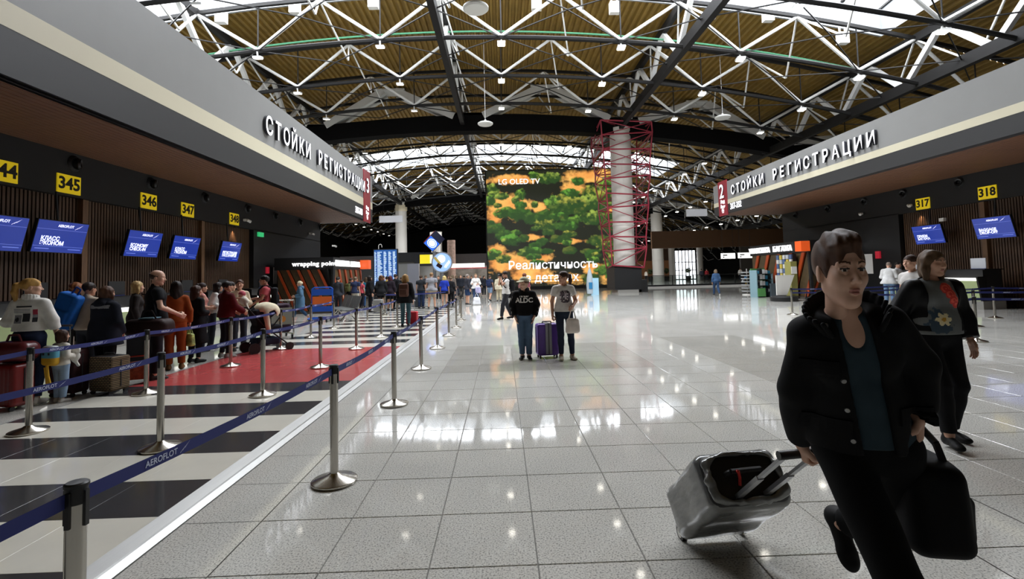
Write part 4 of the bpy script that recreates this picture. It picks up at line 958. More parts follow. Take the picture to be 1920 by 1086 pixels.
def hair_tpl(style, h):
    if ('hair',style,h) in _T: return _T['hair',style,h]
    S = Soft(); S.ell((0,-.013,.038),(.085,.108,.091))
    facecut = lambda: (S.ell((0,.112,-.03),(.066,.078,.09),k=.012,op='s'), [S.ell((x*.088,.035,-.04),(.045,.055,.058),k=.01,op='s') for x in (-1,1)])
    if style == 'pixie':
        S.ell((0,.02,.1),(.066,.075,.036),R=rotx(-.2),k=.02); S.ell((.015,.06,.088),(.058,.04,.022),R=roty(.2),k=.02); S.cap((-.07,.02,.0),(-.073,.025,-.03),.012,.006,k=.01); S.cap((.07,.02,.0),(.073,.025,-.03),.012,.006,k=.01)
        S.ell((0,.128,-.022),(.066,.075,.094),k=.008,op='s'); [S.ell((x*.092,.012,-.045),(.03,.045,.052),k=.01,op='s') for x in (-1,1)]; S.cut((0,0,-.075),(0,.35,-1)); S.wrinkle(.0045,130,3,(1,.5,.3))
    elif style == 'short': facecut(); S.cut((0,0,-.05),(0,.5,-1)); S.wrinkle(.003,110,1)
    elif style == 'bald': S.ell((0,.04,.105),(.13,.165,.1),k=.006,op='s'); facecut(); S.cut((0,0,-.06),(0,.5,-1))
    elif style == 'bob':
        for x in (-1,1): S.chain([(x*.062,.005,.03),(x*.084,.0,-.05),(x*.078,.005,-.135)],[.04,.032,.022],k=.03)
        S.ell((0,-.06,-.06),(.085,.05,.1),k=.04); S.ell((0,.115,-.04),(.055,.085,.1),k=.012,op='s'); S.wrinkle(.004,90,5,(1,1,.15))
    elif style == 'long':
        for x in (-1,1): S.chain([(x*.06,-.01,.03),(x*.084,-.02,-.06),(x*.082,-.03,-.2)],[.04,.034,.028],k=.03)
        S.ell((0,-.075,-.13),(.1,.05,.2),k=.04); S.ell((0,.115,-.04),(.058,.085,.1),k=.012,op='s'); S.wrinkle(.004,80,6,(1,1,.12))
    elif style == 'pony':
        S.chain([(0,-.1,.045),(0,-.15,.03),(0,-.165,-.06),(0,-.145,-.24)],[.03,.035,.036,.014],k=.02); facecut(); S.cut((0,.0,-.06),(0,.8,-1)) if False else None; S.wrinkle(.0035,90,7,(1,1,.15))
    elif style == 'bun': S.ell((0,-.11,.07),(.045,.04,.04),k=.01); facecut()
    elif style == 'curly': S.ell((0,-.03,.03),(.105,.12,.11),k=.02); S.ell((0,.12,-.03),(.06,.075,.09),k=.012,op='s'); S.ell((0,-.04,-.06),(.09,.06,.08),k=.03); S.wrinkle(.008,75,8)
    V, F = S.build(h); _T['hair',style,h] = (V,F); return V,F
def hand_tpl(kind, h):
    """right hand, wrist at origin, fingers towards -z, palm faces -x (towards the body), thumb at +y"""
    if ('hand',kind,h) in _T: return _T['hand',kind,h]
    S = Soft(); S.cap((0,0,.03),(0,0,-.02),.025,.026); S.box((0,0,-.058),(.0135,.038,.042),.012,k=.02)
    ys = (.029,.010,-.010,-.029); ln = (.072,.08,.074,.058)
    for y, l in zip(ys, ln):
        if kind == 'grip': pts = [(0,y,-.092),(-.022,y,-.118),(-.046,y,-.108),(-.05,y,-.082)]
        else: pts = [(0,y,-.092),(-.004,y*1.08,-.092-l*.45),(-.014,y*1.08,-.092-l*.78),(-.026,y*1.06,-.092-l)]
        S.chain(pts,[.0098,.009,.0082,.007],k=.004)
    if kind == 'grip': S.chain([(-.004,.03,-.03),(-.026,.046,-.06),(-.044,.036,-.085),(-.05,.014,-.096)],[.0135,.0115,.0098,.008],k=.01)
    else: S.chain([(-.002,.028,-.028),(-.012,.052,-.06),(-.018,.058,-.088),(-.02,.056,-.108)],[.0135,.0115,.0098,.008],k=.01)
    V, F = S.build(h); _T['hand',kind,h] = (V,F); return V,F
# ------------------------------------------------------------------ people
ARM = {'down':((.222,-.03,1.13),(.232,.03,.885)),'bent':((.225,-.05,1.13),(.12,.19,1.08)),'fwd':((.215,.07,1.15),(.17,.3,1.0)),'up':((.2,.19,1.24),(.06,.2,1.47)),
       'pocket':((.26,-.07,1.14),(.2,.05,.9)),'chest':((.215,.02,1.13),(.06,.2,1.2)),'back':((.225,-.13,1.15),(.215,-.28,.95)),'low':((.21,.02,1.12),(.12,.16,.92)),'hold':((.24,.05,1.13),(.2,.24,1.12))}
LEG = {'stand':((.095,.01,.49),(.105,-.02,.085)),'apart':((.12,.02,.49),(.15,-.02,.085)),'fwd':((.09,.2,.52),(.09,.28,.09)),'back':((.09,-.04,.48),(.09,-.34,.16)),'close':((.075,.02,.49),(.075,-.01,.085)),'bend':((.1,.1,.5),(.1,-.03,.085)),'kick':((.09,.1,.5),(.09,-.28,.36))}
def skin_mat(t): return mat('skin_%s'%t, {'a':'c99a80','b':'b8876c','c':'d3a88f','d':'a5735a'}[t], .5, var=.06, scale=14)
def cloth(c, r=.85, **k): return mat('cloth_%s_%d'%(c,int(r*100)), c, r, var=.16, scale=7, bump=.25, spec=.18, **k)
def person(label, at, yaw, H=1.7, sex='f', L='stand', R='stand', la='down', ra='down', lh='relax', rh='relax', lean=0, sway=0, twist=0, head=(0,0), top=None, bottom=None, coat=None, hair=('short','3a2a20'), shoes=('333333','dddddd'), skin='a', h=.016, fat=1.0, hs=1.0, group=None, z=0, hatm=None, extra=None, shw=1.0, hw=1.0, bust=1.0):
    """local frame: x = the person's right, y = forward; yaw 0 looks along +Y"""
    root = thing('person', label, 'person', (at[0],at[1],z), -yaw, group); s = H/1.7
    hh = h*(1 if H > 1.3 else .8)
    sh_w = (.162 if sex == 'f' else .185)*fat**.5*shw; hip = .09
    cl, sl = math.cos(lean), math.sin(lean); ct, st_ = math.cos(twist), math.sin(twist); cw, sw = math.cos(sway), math.sin(sway)
    def U(p):    # upper body: twist, then lean about the hips
        x, y, z_ = p; x, y = x*ct-y*st_, x*st_+y*ct; dz = z_-.92; y, dz = y*cl+dz*sl, dz*cl-y*sl; x, dz = x*cw+dz*sw, dz*cw-x*sw; return V3(x,y,.92+dz)*s
    def Lw(p): return V3(*p)*s
    def mir(p, q): return (p[0]*q,p[1],p[2])
    cy_, sy_ = math.cos(yaw), math.sin(yaw)
    def fromW(p): x, y = p[0]-at[0], p[1]-at[1]; return V3(x*cy_-y*sy_,x*sy_+y*cy_,p[2]-z)
    arms = []
    for q, a in ((-1,la),(1,ra)):
        if len(a) == 3 and a[0] == 'W': arms.append((U((q*(sh_w-.004),-.005,1.36)),fromW(a[1]),fromW(a[2]))); continue
        e, w = ARM[a] if isinstance(a,str) else a
        own = not isinstance(a,str)
        e = mir(e,q) if not own else e; w = mir(w,q) if not own else w
        arms.append((U((q*(sh_w-.004),-.005,1.36)),U(e),U(w)))
    legs = []
    for q, a in ((-1,L),(1,R)):
        if len(a) == 3 and a[0] == 'W': legs.append((Lw((q*hip,0,.9)),fromW(a[1]),fromW(a[2]))); continue
        kn, an = LEG[a] if isinstance(a,str) else a
        if isinstance(a,str): kn, an = mir(kn,q), mir(an,q)
        legs.append((Lw((q*hip,0,.9)),Lw(kn),Lw(an)))
    Rl = roty(sway)@rotx(-lean)@rotz(twist)
    def torso(S, o, hem=None, k=.06, f=fat):
        S.ell(Lw((0,-.01,.93)),np.array((.158*f**.5+o,.112*f+o,.115+o))*s,k=k); S.ell(U((0,0,1.08)),np.array((.132*f+o,.092*f+o,.15+o))*s,R=Rl,k=k*s)
        S.ell(U((0,.0,1.27)),np.array((.152*f**.5+o,.102*f+o,.165+o))*s,R=Rl,k=k*s); [S.cap(U((x*.03,-.012,1.395)),U((x*(sh_w-.02),-.008,1.362)),(.052+o*.8)*s,(.046+o*.8)*s,k=.03*s) for x in (-1,1)]; S.cap(U((0,-.015,1.38)),U((0,-.012,1.46)),((.054 if sex == 'f' else .062)*hw**.5+o*.6)*s,((.043 if sex == 'f' else .051)*hw+o*.4)*s,k=.03*s)
        if sex == 'f':
            for x in (-1,1): S.ell(U((x*.068,.03+.045*bust,1.265)),np.array((.062+o*.6,.055*bust+o*.6,.062+o*.6))*s,k=.03*s)
        return S
    def chop(S, p, d, r):
        d = d/np.linalg.norm(d); x = np.cross(d,V3(.3,.9,.31)); x /= np.linalg.norm(x); y = np.cross(d,x); S.box(p+d*.12*s,(r,r,.12*s),.004,R=np.stack([x,y,d],1),k=.004,op='s')
    def arm(S, i, o, t1=2.0, k=.03, fl=1.0):
        a, e, w = arms[i]; ra_ = (.046*fat**.5+o*.85)*s; re = (.041+o)*s; rw = (.031+o*fl)*s
        if t1 <= 1: S.cap(a,a+(e-a)*t1,ra_,ra_+(re-ra_)*t1*.6,k*s)
        else: S.cap(a,e,ra_,re,k*s); S.cap(e,e+(w-e)*(t1-1),re,re+(rw-re)*(t1-1),k*s*.6)
        if o > .01: chop(S,(a+(e-a)*t1 if t1 <= 1 else e+(w-e)*(t1-1))+ (0),(e-a) if t1 <= 1 else (w-e),.085*s)
        return S
    def leg(S, i, o, t1=2.0, k=.03, fl=1.0):
        a, kn, an = legs[i]; ra_ = (.082*fat**.5+o)*s; rk = (.058+o)*s; rn = (.042+o*fl)*s
        if t1 <= 1: S.cap(a,a+(kn-a)*t1,ra_,ra_+(rk-ra_)*t1,k*s)
        else:
            S.cap(a,kn,ra_,rk,k*s); S.cap(kn,kn+(an-kn)*(t1-1),rk,rk+(rn-rk)*(t1-1),k*s*.6); c = kn+(an-kn)*.3; c = c+V3(0,-.012,0)*s; S.cap(c,c+(an-kn)*.12,(.056+o*.8)*s,(.052+o*.8)*s,.03*s) if t1 > 1.4 else None
        return S
    # body: one mesh (torso, limbs, neck) plus head and hands
    S = Soft(); torso(S,-.006); [arm(S,i,-.004) for i in (0,1)]; [leg(S,i,-.004) for i in (0,1)]
    hp = U((0,.02,1.585)); Rh = rotz(-head[0])@rotx(head[1]); hsc = s*hs if H > 1.3 else s*hs*1.22; S.cap(U((0,-.012,1.41)),hp+Rh@V3(0,-.026,-.085)*hsc,.05*s,(.038 if sex == 'f' else .047)*hsc*hw,k=.025*s)
    V, F = S.build(hh*1.25); Vs, Fs, Ms = [V], [F], [np.zeros(len(F),int)]; n = len(V)
    hp = U((0,.02,1.585)); hk = .0028 if h < .009 else (.007 if h < .017 else .013)
    pass
    if H <= 1.3: hp = hp+V3(0,0,.012)
    hv, hf, hm = head_tpl(sex if sex == 'f' else 'm', hk); Vs.append((hv*V3(hw,1,1))@Rh.T*hsc+hp); Fs.append(hf+n); Ms.append(hm); n += len(hv)
    for i, kd in ((0,lh),(1,rh)):
        a, e, w = arms[i]; d = (w-e)/np.linalg.norm(w-e); q = -1 if i == 0 else 1
        x = V3(q,0,0)@np.eye(3); x = np.array(Rl@V3(1,0,0)); x = x-d*(x@d)
        if np.linalg.norm(x) < .3: x = np.array(Rl@V3(0,1,0)); x = x-d*(x@d)
        x /= np.linalg.norm(x); zz = -d; y = np.cross(zz,x); M = np.stack([x,y,zz],1)
        tv, tf = hand_tpl(kd, .004 if h < .017 else .007); tv = tv.copy()
        if i == 0: tv[:,0] *= -1; tf = tf[:,::-1]
        Vs.append(tv*s*(1 if H > 1.3 else 1.1)@M.T+w); Fs.append(tf+n); Ms.append(np.zeros(len(tf),int)); n += len(tv)
    me = np_mesh('body', np.concatenate(Vs), np.concatenate(Fs), True)
    hm_ = mat('hair_%s'%hair[1], hair[1], .55, var=.35, scale=30, bump=.3, spec=.25, stretch=(1,1,.25)) if hair else mat('brow','3a2a20',.6)
    for m_ in (skin_mat(skin),mat('lips','b3766a',.5),hm_,mat('eye_white','dcd6d0',.25),mat('iris','2a211c',.2),mat('lash','221a18',.6)): me.materials.append(m_)
    me.polygons.foreach_set('material_index', np.concatenate(Ms).astype(np.int32)); body = obj('body', me, root)
    if hair:
        v, f = hair_tpl(hair[0], .004 if h < .009 else (.007 if h < .017 else .011)); me = np_mesh('hair', (v*V3(hw,1,1))@Rh.T*hsc+hp, f, True); me.materials.append(hm_); obj('hair', me, root)
    # clothes
    if bottom:
        ty, col, hem = bottom[:3]; m_ = col if not isinstance(col,str) else cloth(col,.8); o = bottom[3] if len(bottom) > 3 else .014
        S = Soft(); S.ell(Lw((0,-.01,.93)),np.array((.16*fat**.5+o,.114*fat+o,.12+o))*s,k=.05*s)
        if sex == 'f' or fat > 1.1: S.ell(Lw((0,-.05,.9)),np.array((.14,.09,.1))*s,k=.05*s)
        if ty == 'skirt':
            S.cap(Lw((0,0,.95)),Lw((0,0,hem)),(.13)*s,(.17)*s,k=.06*s); S.cut(Lw((0,0,hem)),(0,0,-1))
        else:
            for i in (0,1): leg(S,i,o,hem if hem > 0 else 1.93,fl=bottom[4] if len(bottom) > 4 else 1.0)
        if ty != 'skirt':
            for i in (0,1):
                a, kn, an = legs[i]; t1 = hem if hem > 0 else 1.93; chop(S,a+(kn-a)*t1 if t1 <= 1 else kn+(an-kn)*(t1-1),(kn-a) if t1 <= 1 else (an-kn),.13*s if t1 <= 1 else .09*s)
        S.cut(U((0,0,1.03)),Rl@V3(0,0,1)); S.wrinkle(.0035*s,30,3,(1,1,1.5)); soft_obj({'shorts':'shorts','skirt':'skirt'}.get(ty,'trousers'),S,hh,m_,root)
    def garment(nm, g):
        col, hem, sl_, o = g['c'], g.get('hem',.9), g.get('sl',2), g.get('o',.016); m_ = col if not isinstance(col,str) else cloth(col,g.get('r',.85))
        S = Soft(); torso(S,o); S.ell(Lw((0,-.01,.93)),np.array((.158*fat**.5+o+.014,.114*fat+o+.014,.14))*s,k=.06*s); S.ell(U((0,0,1.05)),np.array((.14*fat+o+g.get('loose',.0),.1*fat+o+g.get('loose',.0),.19))*s,R=Rl,k=.06*s)
        if hem < .86:
            fl = g.get('fl',.03); S.cap(Lw((-.05,0,.93)),Lw((-.06-fl,0,hem)),(.13+o)*s,(.13+o+fl)*s,k=.06*s); S.cap(Lw((.05,0,.93)),Lw((.06+fl,0,hem)),(.13+o)*s,(.13+o+fl)*s,k=.06*s)
        if hem < 1.05: S.cut(Lw((0,0,hem)),(0,0,-1))
        for i in (0,1):
            if sl_ > 0: arm(S,i,o+.004,{.5:.55,1:1.0,1.5:1.5,2:1.95}.get(sl_,sl_),fl=1.1)
        S.wrinkle(g.get('w',.004)*s,26,5,(1,1,1.6))
        nk = g.get('neck',.06); S.ell(U((0,.035,1.475)),np.array((nk+.012,nk+.02,.05))*s,R=Rl,k=.01,op='s')
        if g.get('vneck'): S.ell(U((0,.13,1.405)),np.array((.05,.1,.095))*s,R=Rl,k=.01,op='s')
        if g.get('open'): w_ = g['open']; S.box(U((0,.2,1.18)),np.array((w_,.2,.4))*s,.01,R=Rl,op='s',k=.01)
        ob = soft_obj(nm,S,hh,m_,root,g.get('slots') and (lambda c: g['slots'](c/s)))
        if g.get('collar') or g.get('hood'):
            S = Soft(); cz = 1.475
            for a_ in range(14):
                t = a_/13*PI*1.55-PI*1.275; p = (.078*math.cos(t),.078*math.sin(t)-.0,cz-.012*math.sin(t)); S.cap(U(p),U((p[0]*1.06,p[1]*1.06,cz-.05)),(.014 if not g.get('hood') else .034)*s,k=.012)
            if g.get('hood'): S.ell(U((0,-.1,1.42)),np.array((.11,.06,.07))*s,k=.04)
            soft_obj('hood' if g.get('hood') else 'collar',S,hh*.8,m_,ob)
        return ob
    if top: garment(top.get('name','shirt'), top)
    if coat: garment(coat.get('name','jacket'), coat)
    # shoes
    if shoes:
        for i in (0,1):
            a, kn, an = legs[i]; d = (an-kn)/np.linalg.norm(an-kn); fwd = V3(0,1,0); pit = 0
            if an[2] > .12*s: pit = math.atan2(-d[1],-d[2])  # lifted foot follows the shin
            sg = -1 if i == 0 else 1; Rf = rotz(-sg*.18)@rotx(-abs(pit)*.9 if an[1] < 0 else abs(pit)*.2); S = Soft(); P = lambda x,y,z_: an+Rf@(V3(x,y,z_)*s)
            S.cap(P(0,-.03,-.035),P(0,.1,-.05),.042*s,.036*s,k=.02); S.ell(P(0,.125,-.055),np.array((.043,.06,.03))*s,R=Rf,k=.02); S.cap(P(0,-.02,.0),P(0,-.025,-.03),.042*s,.044*s,k=.02); S.ell(P(0,-.035,-.05),np.array((.036,.04,.035))*s,R=Rf,k=.02)
            S.cut(P(0,0,-.085),Rf@V3(0,0,-1),k=.002); n_ = Rf@V3(0,0,1); c0 = P(0,0,-.066)
            soft_obj('shoe',S,min(hh,.012)*.8,[cloth(shoes[0],.6),cloth(shoes[1],.6)],root,lambda c: ((c-c0)@n_ < 0))
    root['_s'] = s
    info = dict(root=root,U=U,Lw=Lw,arms=arms,legs=legs,s=s,Rl=Rl,Rh=Rh,hp=hp,hsc=hsc,hh=hh)
    if extra: extra(info)
    return info
# ================================================================== PLACING HELPERS
def FT(fx, fy, ty, z=0):          # feet and head-top pixels -> position and height
    p = G(fx,fy,z); t = onY(fx-(fy-ty)*.0 , ty, p.y); return (p.x,p.y), t.z-z-.012
def YT(hx, ty, Y):                # head pixel and assumed distance (feet hidden)
    t = onY(hx,ty,Y); return (t.x,Y), t.z-.012
def D(a): return math.radians(a)
def raylocal(o, x, z, y0=1.0, dy=-1):
    ok, loc, nrm, _ = o.ray_cast(Vector((x,y0*(-dy),z)),Vector((0,dy,0))); return (loc, nrm) if ok else (None, None)
def drape(g, me, name, x0, z0, sc=1.0, front=True, off=.003, flat=None):
    """lay a flat mesh (x right to the viewer, y up) on the front or back of a garment"""
    m = me.copy(); dy = -1 if front else 1; sg = -1 if front else 1
    for v in m.vertices:
        x, z = x0+sg*v.co.x*sc, z0+v.co.y*sc; l, n = raylocal(g,x,z,1.0,dy); y = l.y if l else (flat if flat is not None else .12*(1 if front else -1)); v.co = (x,y-dy*off,z)
    return obj(name, m, g)
def child(info, nm):
    for c in info['root'].children:
        if c.name.split('.')[0] == nm: return c
def grid_me(w, h, nx, ny, mats, fn):
    m = MB(); 
    for i in range(nx):
        for j in range(ny):
            k = fn((i+.5)/nx,(j+.5)/ny)
            if k is None: continue
            m.cm = k; x0, y0 = -w/2+w*i/nx, -h/2+h*j/ny; m.quad((x0,y0,0),(x0+w/nx,y0,0),(x0+w/nx,y0+h/ny,0),(x0,y0+h/ny,0))
    me = bpy.data.meshes.new('print'); me.from_pydata(m.v,[],m.f)
    for q in mats: me.materials.append(q)
    me.polygons.foreach_set('material_index',m.m); return me
# ================================================================== SOFT LUGGAGE
def loc_thing(name, label, cat, M, group=None):
    r = thing(name,label,cat,group=group); r.matrix_world = M; return r
def frame(o, z, x=None):
    z = Vector(z).normalized(); x = Vector(x or (1,0,0)); x = (x-z*x.dot(z)).normalized(); y = z.cross(x); return Matrix(((x.x,y.x,z.x,o[0]),(x.y,y.y,z.y,o[1]),(x.z,y.z,z.z,o[2]),(0,0,0,1)))
def suitcase(label, at, yaw, size, col, cat='suitcase', z=0, handle=.0, ribs=0, trim='2a2a2c', soft=False, tiltM=None, m=None, h=.012, group=None):
    w, d, H = size; r = loc_thing('suitcase',label,cat,tiltM or (Matrix.Translation((at[0],at[1],z))@Matrix.Rotation(-yaw,4,'Z')),group)
    m = m or mat('case_%s'%col,col,.35 if not soft else .8,var=.1,scale=6,bump=.1 if soft else 0); wz = .05
    S = Soft().box((0,0,wz+H/2),(w/2,d/2,H/2),.05 if not soft else .035); 
    if ribs:
        for i in range(ribs):
            x = -w/2+w*(i+.5)/ribs
            for sg in (-1,1): S.cap((x,sg*(d/2),wz+.07),(x,sg*(d/2),wz+H-.07),.008,k=.006)
    if soft: S.box((0,d/2,wz+H*.4),(w*.38,.03,H*.28),.02,k=.02); S.wrinkle(.002,25,2)
    soft_obj('shell',S,h,m,r)
    tr = mat('case_trim_%s'%trim,trim,.5)
    MB().b6(-.004,.004,-d/2-.002,d/2+.002,wz+.05,wz+H-.05).build('zip', tr, r) if False else None
    zp = MB()
    for a,b in (((-w/2-.003,0,wz+.06),(-w/2-.003,0,wz+H-.06)),((w/2+.003,0,wz+.06),(w/2+.003,0,wz+H-.06)),((-w/2+.06,0,wz+H+.002),(w/2-.06,0,wz+H+.002))): zp.tube(a,b,.008,6)
    zp.build('zip', tr, r)
    MB().path([(-.09,0,wz+H),(-.08,0,wz+H+.035),(.08,0,wz+H+.035),(.09,0,wz+H)],.011,8).build('top_handle', tr, r)
    if handle:
        for x in (-.1,.1): MB().tube((x,-d/2+.04,wz+H-.1),(x,-d/2+.04,wz+H+handle),.01,8).build('rod', M_steel, r)
        MB().tube((-.13,-d/2+.04,wz+H+handle),(.13,-d/2+.04,wz+H+handle),.016,10).build('grip', tr, r, True)
    for x in (-w/2+.05,w/2-.05):
        for y in (-d/2+.04,d/2-.04): MB().tube((x-.014,y,.03),(x+.014,y,.03),.03,14).build('wheel', tr, r, True)
    return r
def backpack(label, info, col, strap='222222', size=(.15,.075,.21), zc=1.2, y=-.21, pocket=True, m=None):
    """worn on the back of a person"""
    U, s, rt = info['U'], info['s'], info['root']; r = loc_thing('backpack',label,'backpack',rt.matrix_world if False else Matrix.Translation(rt.location)@rt.rotation_euler.to_matrix().to_4x4())
    m = m or cloth(col,.75); S = Soft().box(U((0,y,zc)),np.array(size)*s,.05*s,R=info['Rl'])
    if pocket: S.box(U((0,y-size[1],zc-.06)),np.array((size[0]*.75,.03,size[2]*.45))*s,.02,R=info['Rl'],k=.02)
    S.wrinkle(.003,25,4); soft_obj('bag',S,max(.012,info['hh']*.8),m,r)
    for q in (-1,1):
        pts = [(q*.08,y+.06,zc+size[2]*.9),(q*.095,-.06,1.455),(q*.1,.05,1.45),(q*.105,.135,1.36),(q*.115,.155,1.26),(q*.15,.09,1.14),(q*.13,y+.07,1.06)]
        MB().path([tuple(U(p)) for p in pts],.017*s,6).build('strap', cloth(strap,.8), r)
    return r
def tote(label, p, size, col, yaw=0, hang=.22, m=None, h=.01, name='bag', cat='bag', crumple=.006, print_=None):
    """bag hanging from a hand at p"""
    w, d, H = size; r = loc_thing(name,label,cat,Matrix.Translation((p[0],p[1],p[2]-hang-H))@Matrix.Rotation(-yaw,4,'Z')); m = m or cloth(col,.6)
    S = Soft().box((0,0,H/2),(w/2,d/2,H/2),min(w,d)*.35,taper=.12); S.wrinkle(crumple,30,int(w*100)); b = soft_obj('sack',S,h,m,r)
    for sg in (-1,1): MB().path([(-w*.28,sg*d*.2,H*.95),(-w*.1,sg*.01,H+hang*.8),(0,0,H+hang),(w*.1,sg*.01,H+hang*.8),(w*.28,sg*d*.2,H*.95)],.008,6).build('strap', m, r)
    return r
def hand_w(info, i, dn=.1):
    a, e, w = info['arms'][i]; d = (w-e)/np.linalg.norm(w-e); p = w+d*dn*info['s']; rt = info['root']; M = Matrix.Translation(rt.location)@rt.rotation_euler.to_matrix().to_4x4(); return M@Vector(p)
# ================================================================== THE WALKING WOMAN IN FRONT
HY = PI+.24; hx, hy = 1.355, 1.84
blk = cloth('0d0d0e',.8); btn = mat('snap_button','8d8d8b',.3,.8)
rw = onY(1503,826,2.04); lw = onY(1718,768,1.76)
def jacket_bits(i):
    j = child(i,'jacket'); s = i['s']; U = i['U']
    bpy.context.view_layer.update()
    for x, z in ((.085,1.40),(.1,1.385),(.075,1.20),(.078,1.09),(.08,.975)):
        l, n = raylocal(j,*[U((x,0,z))[k] for k in (0,2)])
        if l: MB().lathe([(0,.006),(.008,.005),(.0095,0)],14).build('snap', btn, j, True).matrix_local = Matrix.Translation(l)@n.to_track_quat('Z','Y').to_matrix().to_4x4()
    for x, z, w in ((.135,1.25,.055),(.14,1.03,.065),(-.135,1.03,.06)):
        p = U((x,0,z)); fl = grid_me(w*2,.06,8,4,[blk],lambda a,b: 0); o = drape(j, fl, 'pocket_flap', p[0], p[2], 1, True, .008); md = o.modifiers.new('t','SOLIDIFY'); md.thickness = .006
    S = Soft()      # stand-up collar, open at the front
    for q in (-1,1):
        pr = None
        for a in range(12):
            t = a/11; ang = -PI/2+q*t*2.35; rx, ry = .088+.018*t, .082+.03*t; p = (rx*math.cos(ang),ry*math.sin(ang)+.0,1.415-.035*t); p2 = (p[0]*(1.08+.25*t),p[1]*(1.08+.12*t),p[2]+.075-.02*t)
            S.cap(U(p),U(p2),.011,.009,k=.014)
    S.wrinkle(.002,40,2); soft_obj('collar',S,.007,blk,j)
hero = person('woman with short brown hair in a black jacket pulling a wrapped suitcase', (hx,hy), HY, 1.735, 'f', R=('W',(1.30,1.63,.52),(1.27,1.5,.09)), L=('W',onY(1698,975,1.95),onY(1580,980,2.26)),
    la=('W',onY(1722,685,1.74),lw), ra=('W',onY(1494,728,1.88),rw), lh='grip', rh='grip', lean=.24, sway=.19, twist=-.05, head=(-.06,.02),
    top=dict(c='2d3c44',hem=.92,sl=.5,o=.003,neck=.085,name='shirt',vneck=1), coat=dict(c=blk,hem=.9,sl=2,o=.018,open=.048,neck=.09,loose=.004,w=.006), bottom=('trousers',cloth('0b0b0c',.85),1.86,.012,2.0),
    hair=('pixie','4a3122'), shoes=('161616','161616'), skin='c', h=.0075, hs=1.05, fat=.86, shw=.86, hw=.77, bust=.6, extra=jacket_bits)
# wrapped suitcase she pulls
w1 = G(1281,1012); w2 = G(1388,1001); wc = (w1+w2)/2; wc.z = .045; gp_ = Vector(hand_w(hero,1,.085)); ax_ = (gp_-wc); Ltot = ax_.length
Mc = frame(wc, ax_, w2-w1)
r = loc_thing('wrapped_suitcase','suitcase wrapped in silvery plastic film with raised handle','suitcase',Mc)
film = mat('plastic_film','777876',.18,.25,var=.22,scale=5,bump=.35,stretch=(1,6,2),spec=.8); cb_ = mat('case_black','1b1a19',.55,var=.1,scale=8)
cw_, cd_, cl_ = .43, .27, .60
S = Soft().box((0,.09,.03+cl_/2),(cw_/2,cd_/2,cl_/2),.05); soft_obj('case_body',S,.012,cb_,r)
S = Soft().box((0,.09,.015+cl_/2),(cw_/2+.012,cd_/2+.012,cl_/2+.006),.055); S.wrinkle(.004,26,9,(1,1,2)); S.ell((0,.09,cl_+.075),(cw_/2-.03,cd_/2-.025,.075),k=.02,op='s'); soft_obj('plastic_wrap',S,.008,film,r)
S = Soft()
for k in range(40):
    t = 2*PI*k/40; S.cap((cw_/2*.93*math.copysign(abs(math.cos(t))**.5,math.cos(t)),.09+cd_/2*.9*math.copysign(abs(math.sin(t))**.5,math.sin(t)),cl_+.02),(cw_/2*.86*math.copysign(abs(math.cos(t+.2))**.5,math.cos(t+.2)),.09+cd_/2*.84*math.copysign(abs(math.sin(t+.2))**.5,math.sin(t+.2)),cl_+.035),.014,k=.01)
S.wrinkle(.006,70,4); soft_obj('film_edge',S,.007,film,r)
MB().path([(-.1,.11,cl_+.03),(-.08,.11,cl_+.065),(.08,.11,cl_+.065),(.1,.11,cl_+.03)],.013,8).build('top_handle', cb_, r, True)
MB().path([(-.05,.11,cl_+.06),(-.055,.1,cl_+.09),(-.04,.08,cl_+.05),(-.045,.05,cl_+.03)],.008,6).build('red_ribbon', mat('red_ribbon','c8281e',.5), r)
rod = mat('grey_rod','8e8f90',.3,.7)
for x in (-.075,.075):
    MB().box((x,.0,(cl_+Ltot)/2-.0),(.026,.013,Ltot-cl_+.02)).build('rod', rod, r); MB().box((x,0,cl_+.1+(Ltot-cl_)*.1),(.032,.019,(Ltot-cl_)*.5)).build('rod_sleeve', rod, r)
MB().tube((-.11,0,Ltot),(.11,0,Ltot),.019,12).build('grip', cap_m, r, True)
for x in (-cw_/2+.03,cw_/2-.03): wv = MB().tube((x-.016,-.0,0),(x+.016,-.0,0),.045,18); wv.build('wheel', cap_m, r, True); MB().tube((x-.018,0,0),(x+.018,0,0),.028,14).build('hub', wht, r)
# black bag in her other hand
hb = Vector(hand_w(hero,0,.085)); r = loc_thing('travel_bag','large black soft bag carried by the woman with short hair','bag',Matrix.Translation((hb.x+.11,hb.y+.15,hb.z-.42))@Matrix.Rotation(1.25,4,'Z'))
S = Soft().box((0,0,.15),(.22,.095,.155),.05,taper=.1); S.box((0,-.095,.11),(.16,.025,.08),.02,k=.03); S.wrinkle(.005,18,3); soft_obj('bag_body',S,.01,cloth('101011',.7),r)
for sg in (-1,1): MB().path([(-.13,sg*.05,.28),(-.09,sg*.04,.36),(-.0,sg*.012,.42),(.09,sg*.04,.36),(.13,sg*.05,.28)],.013,8).build('strap', cap_m, r, True)
MB().tube((-.06,0,.42),(.06,0,.42),.022,10).build('grip', cap_m, r, True)
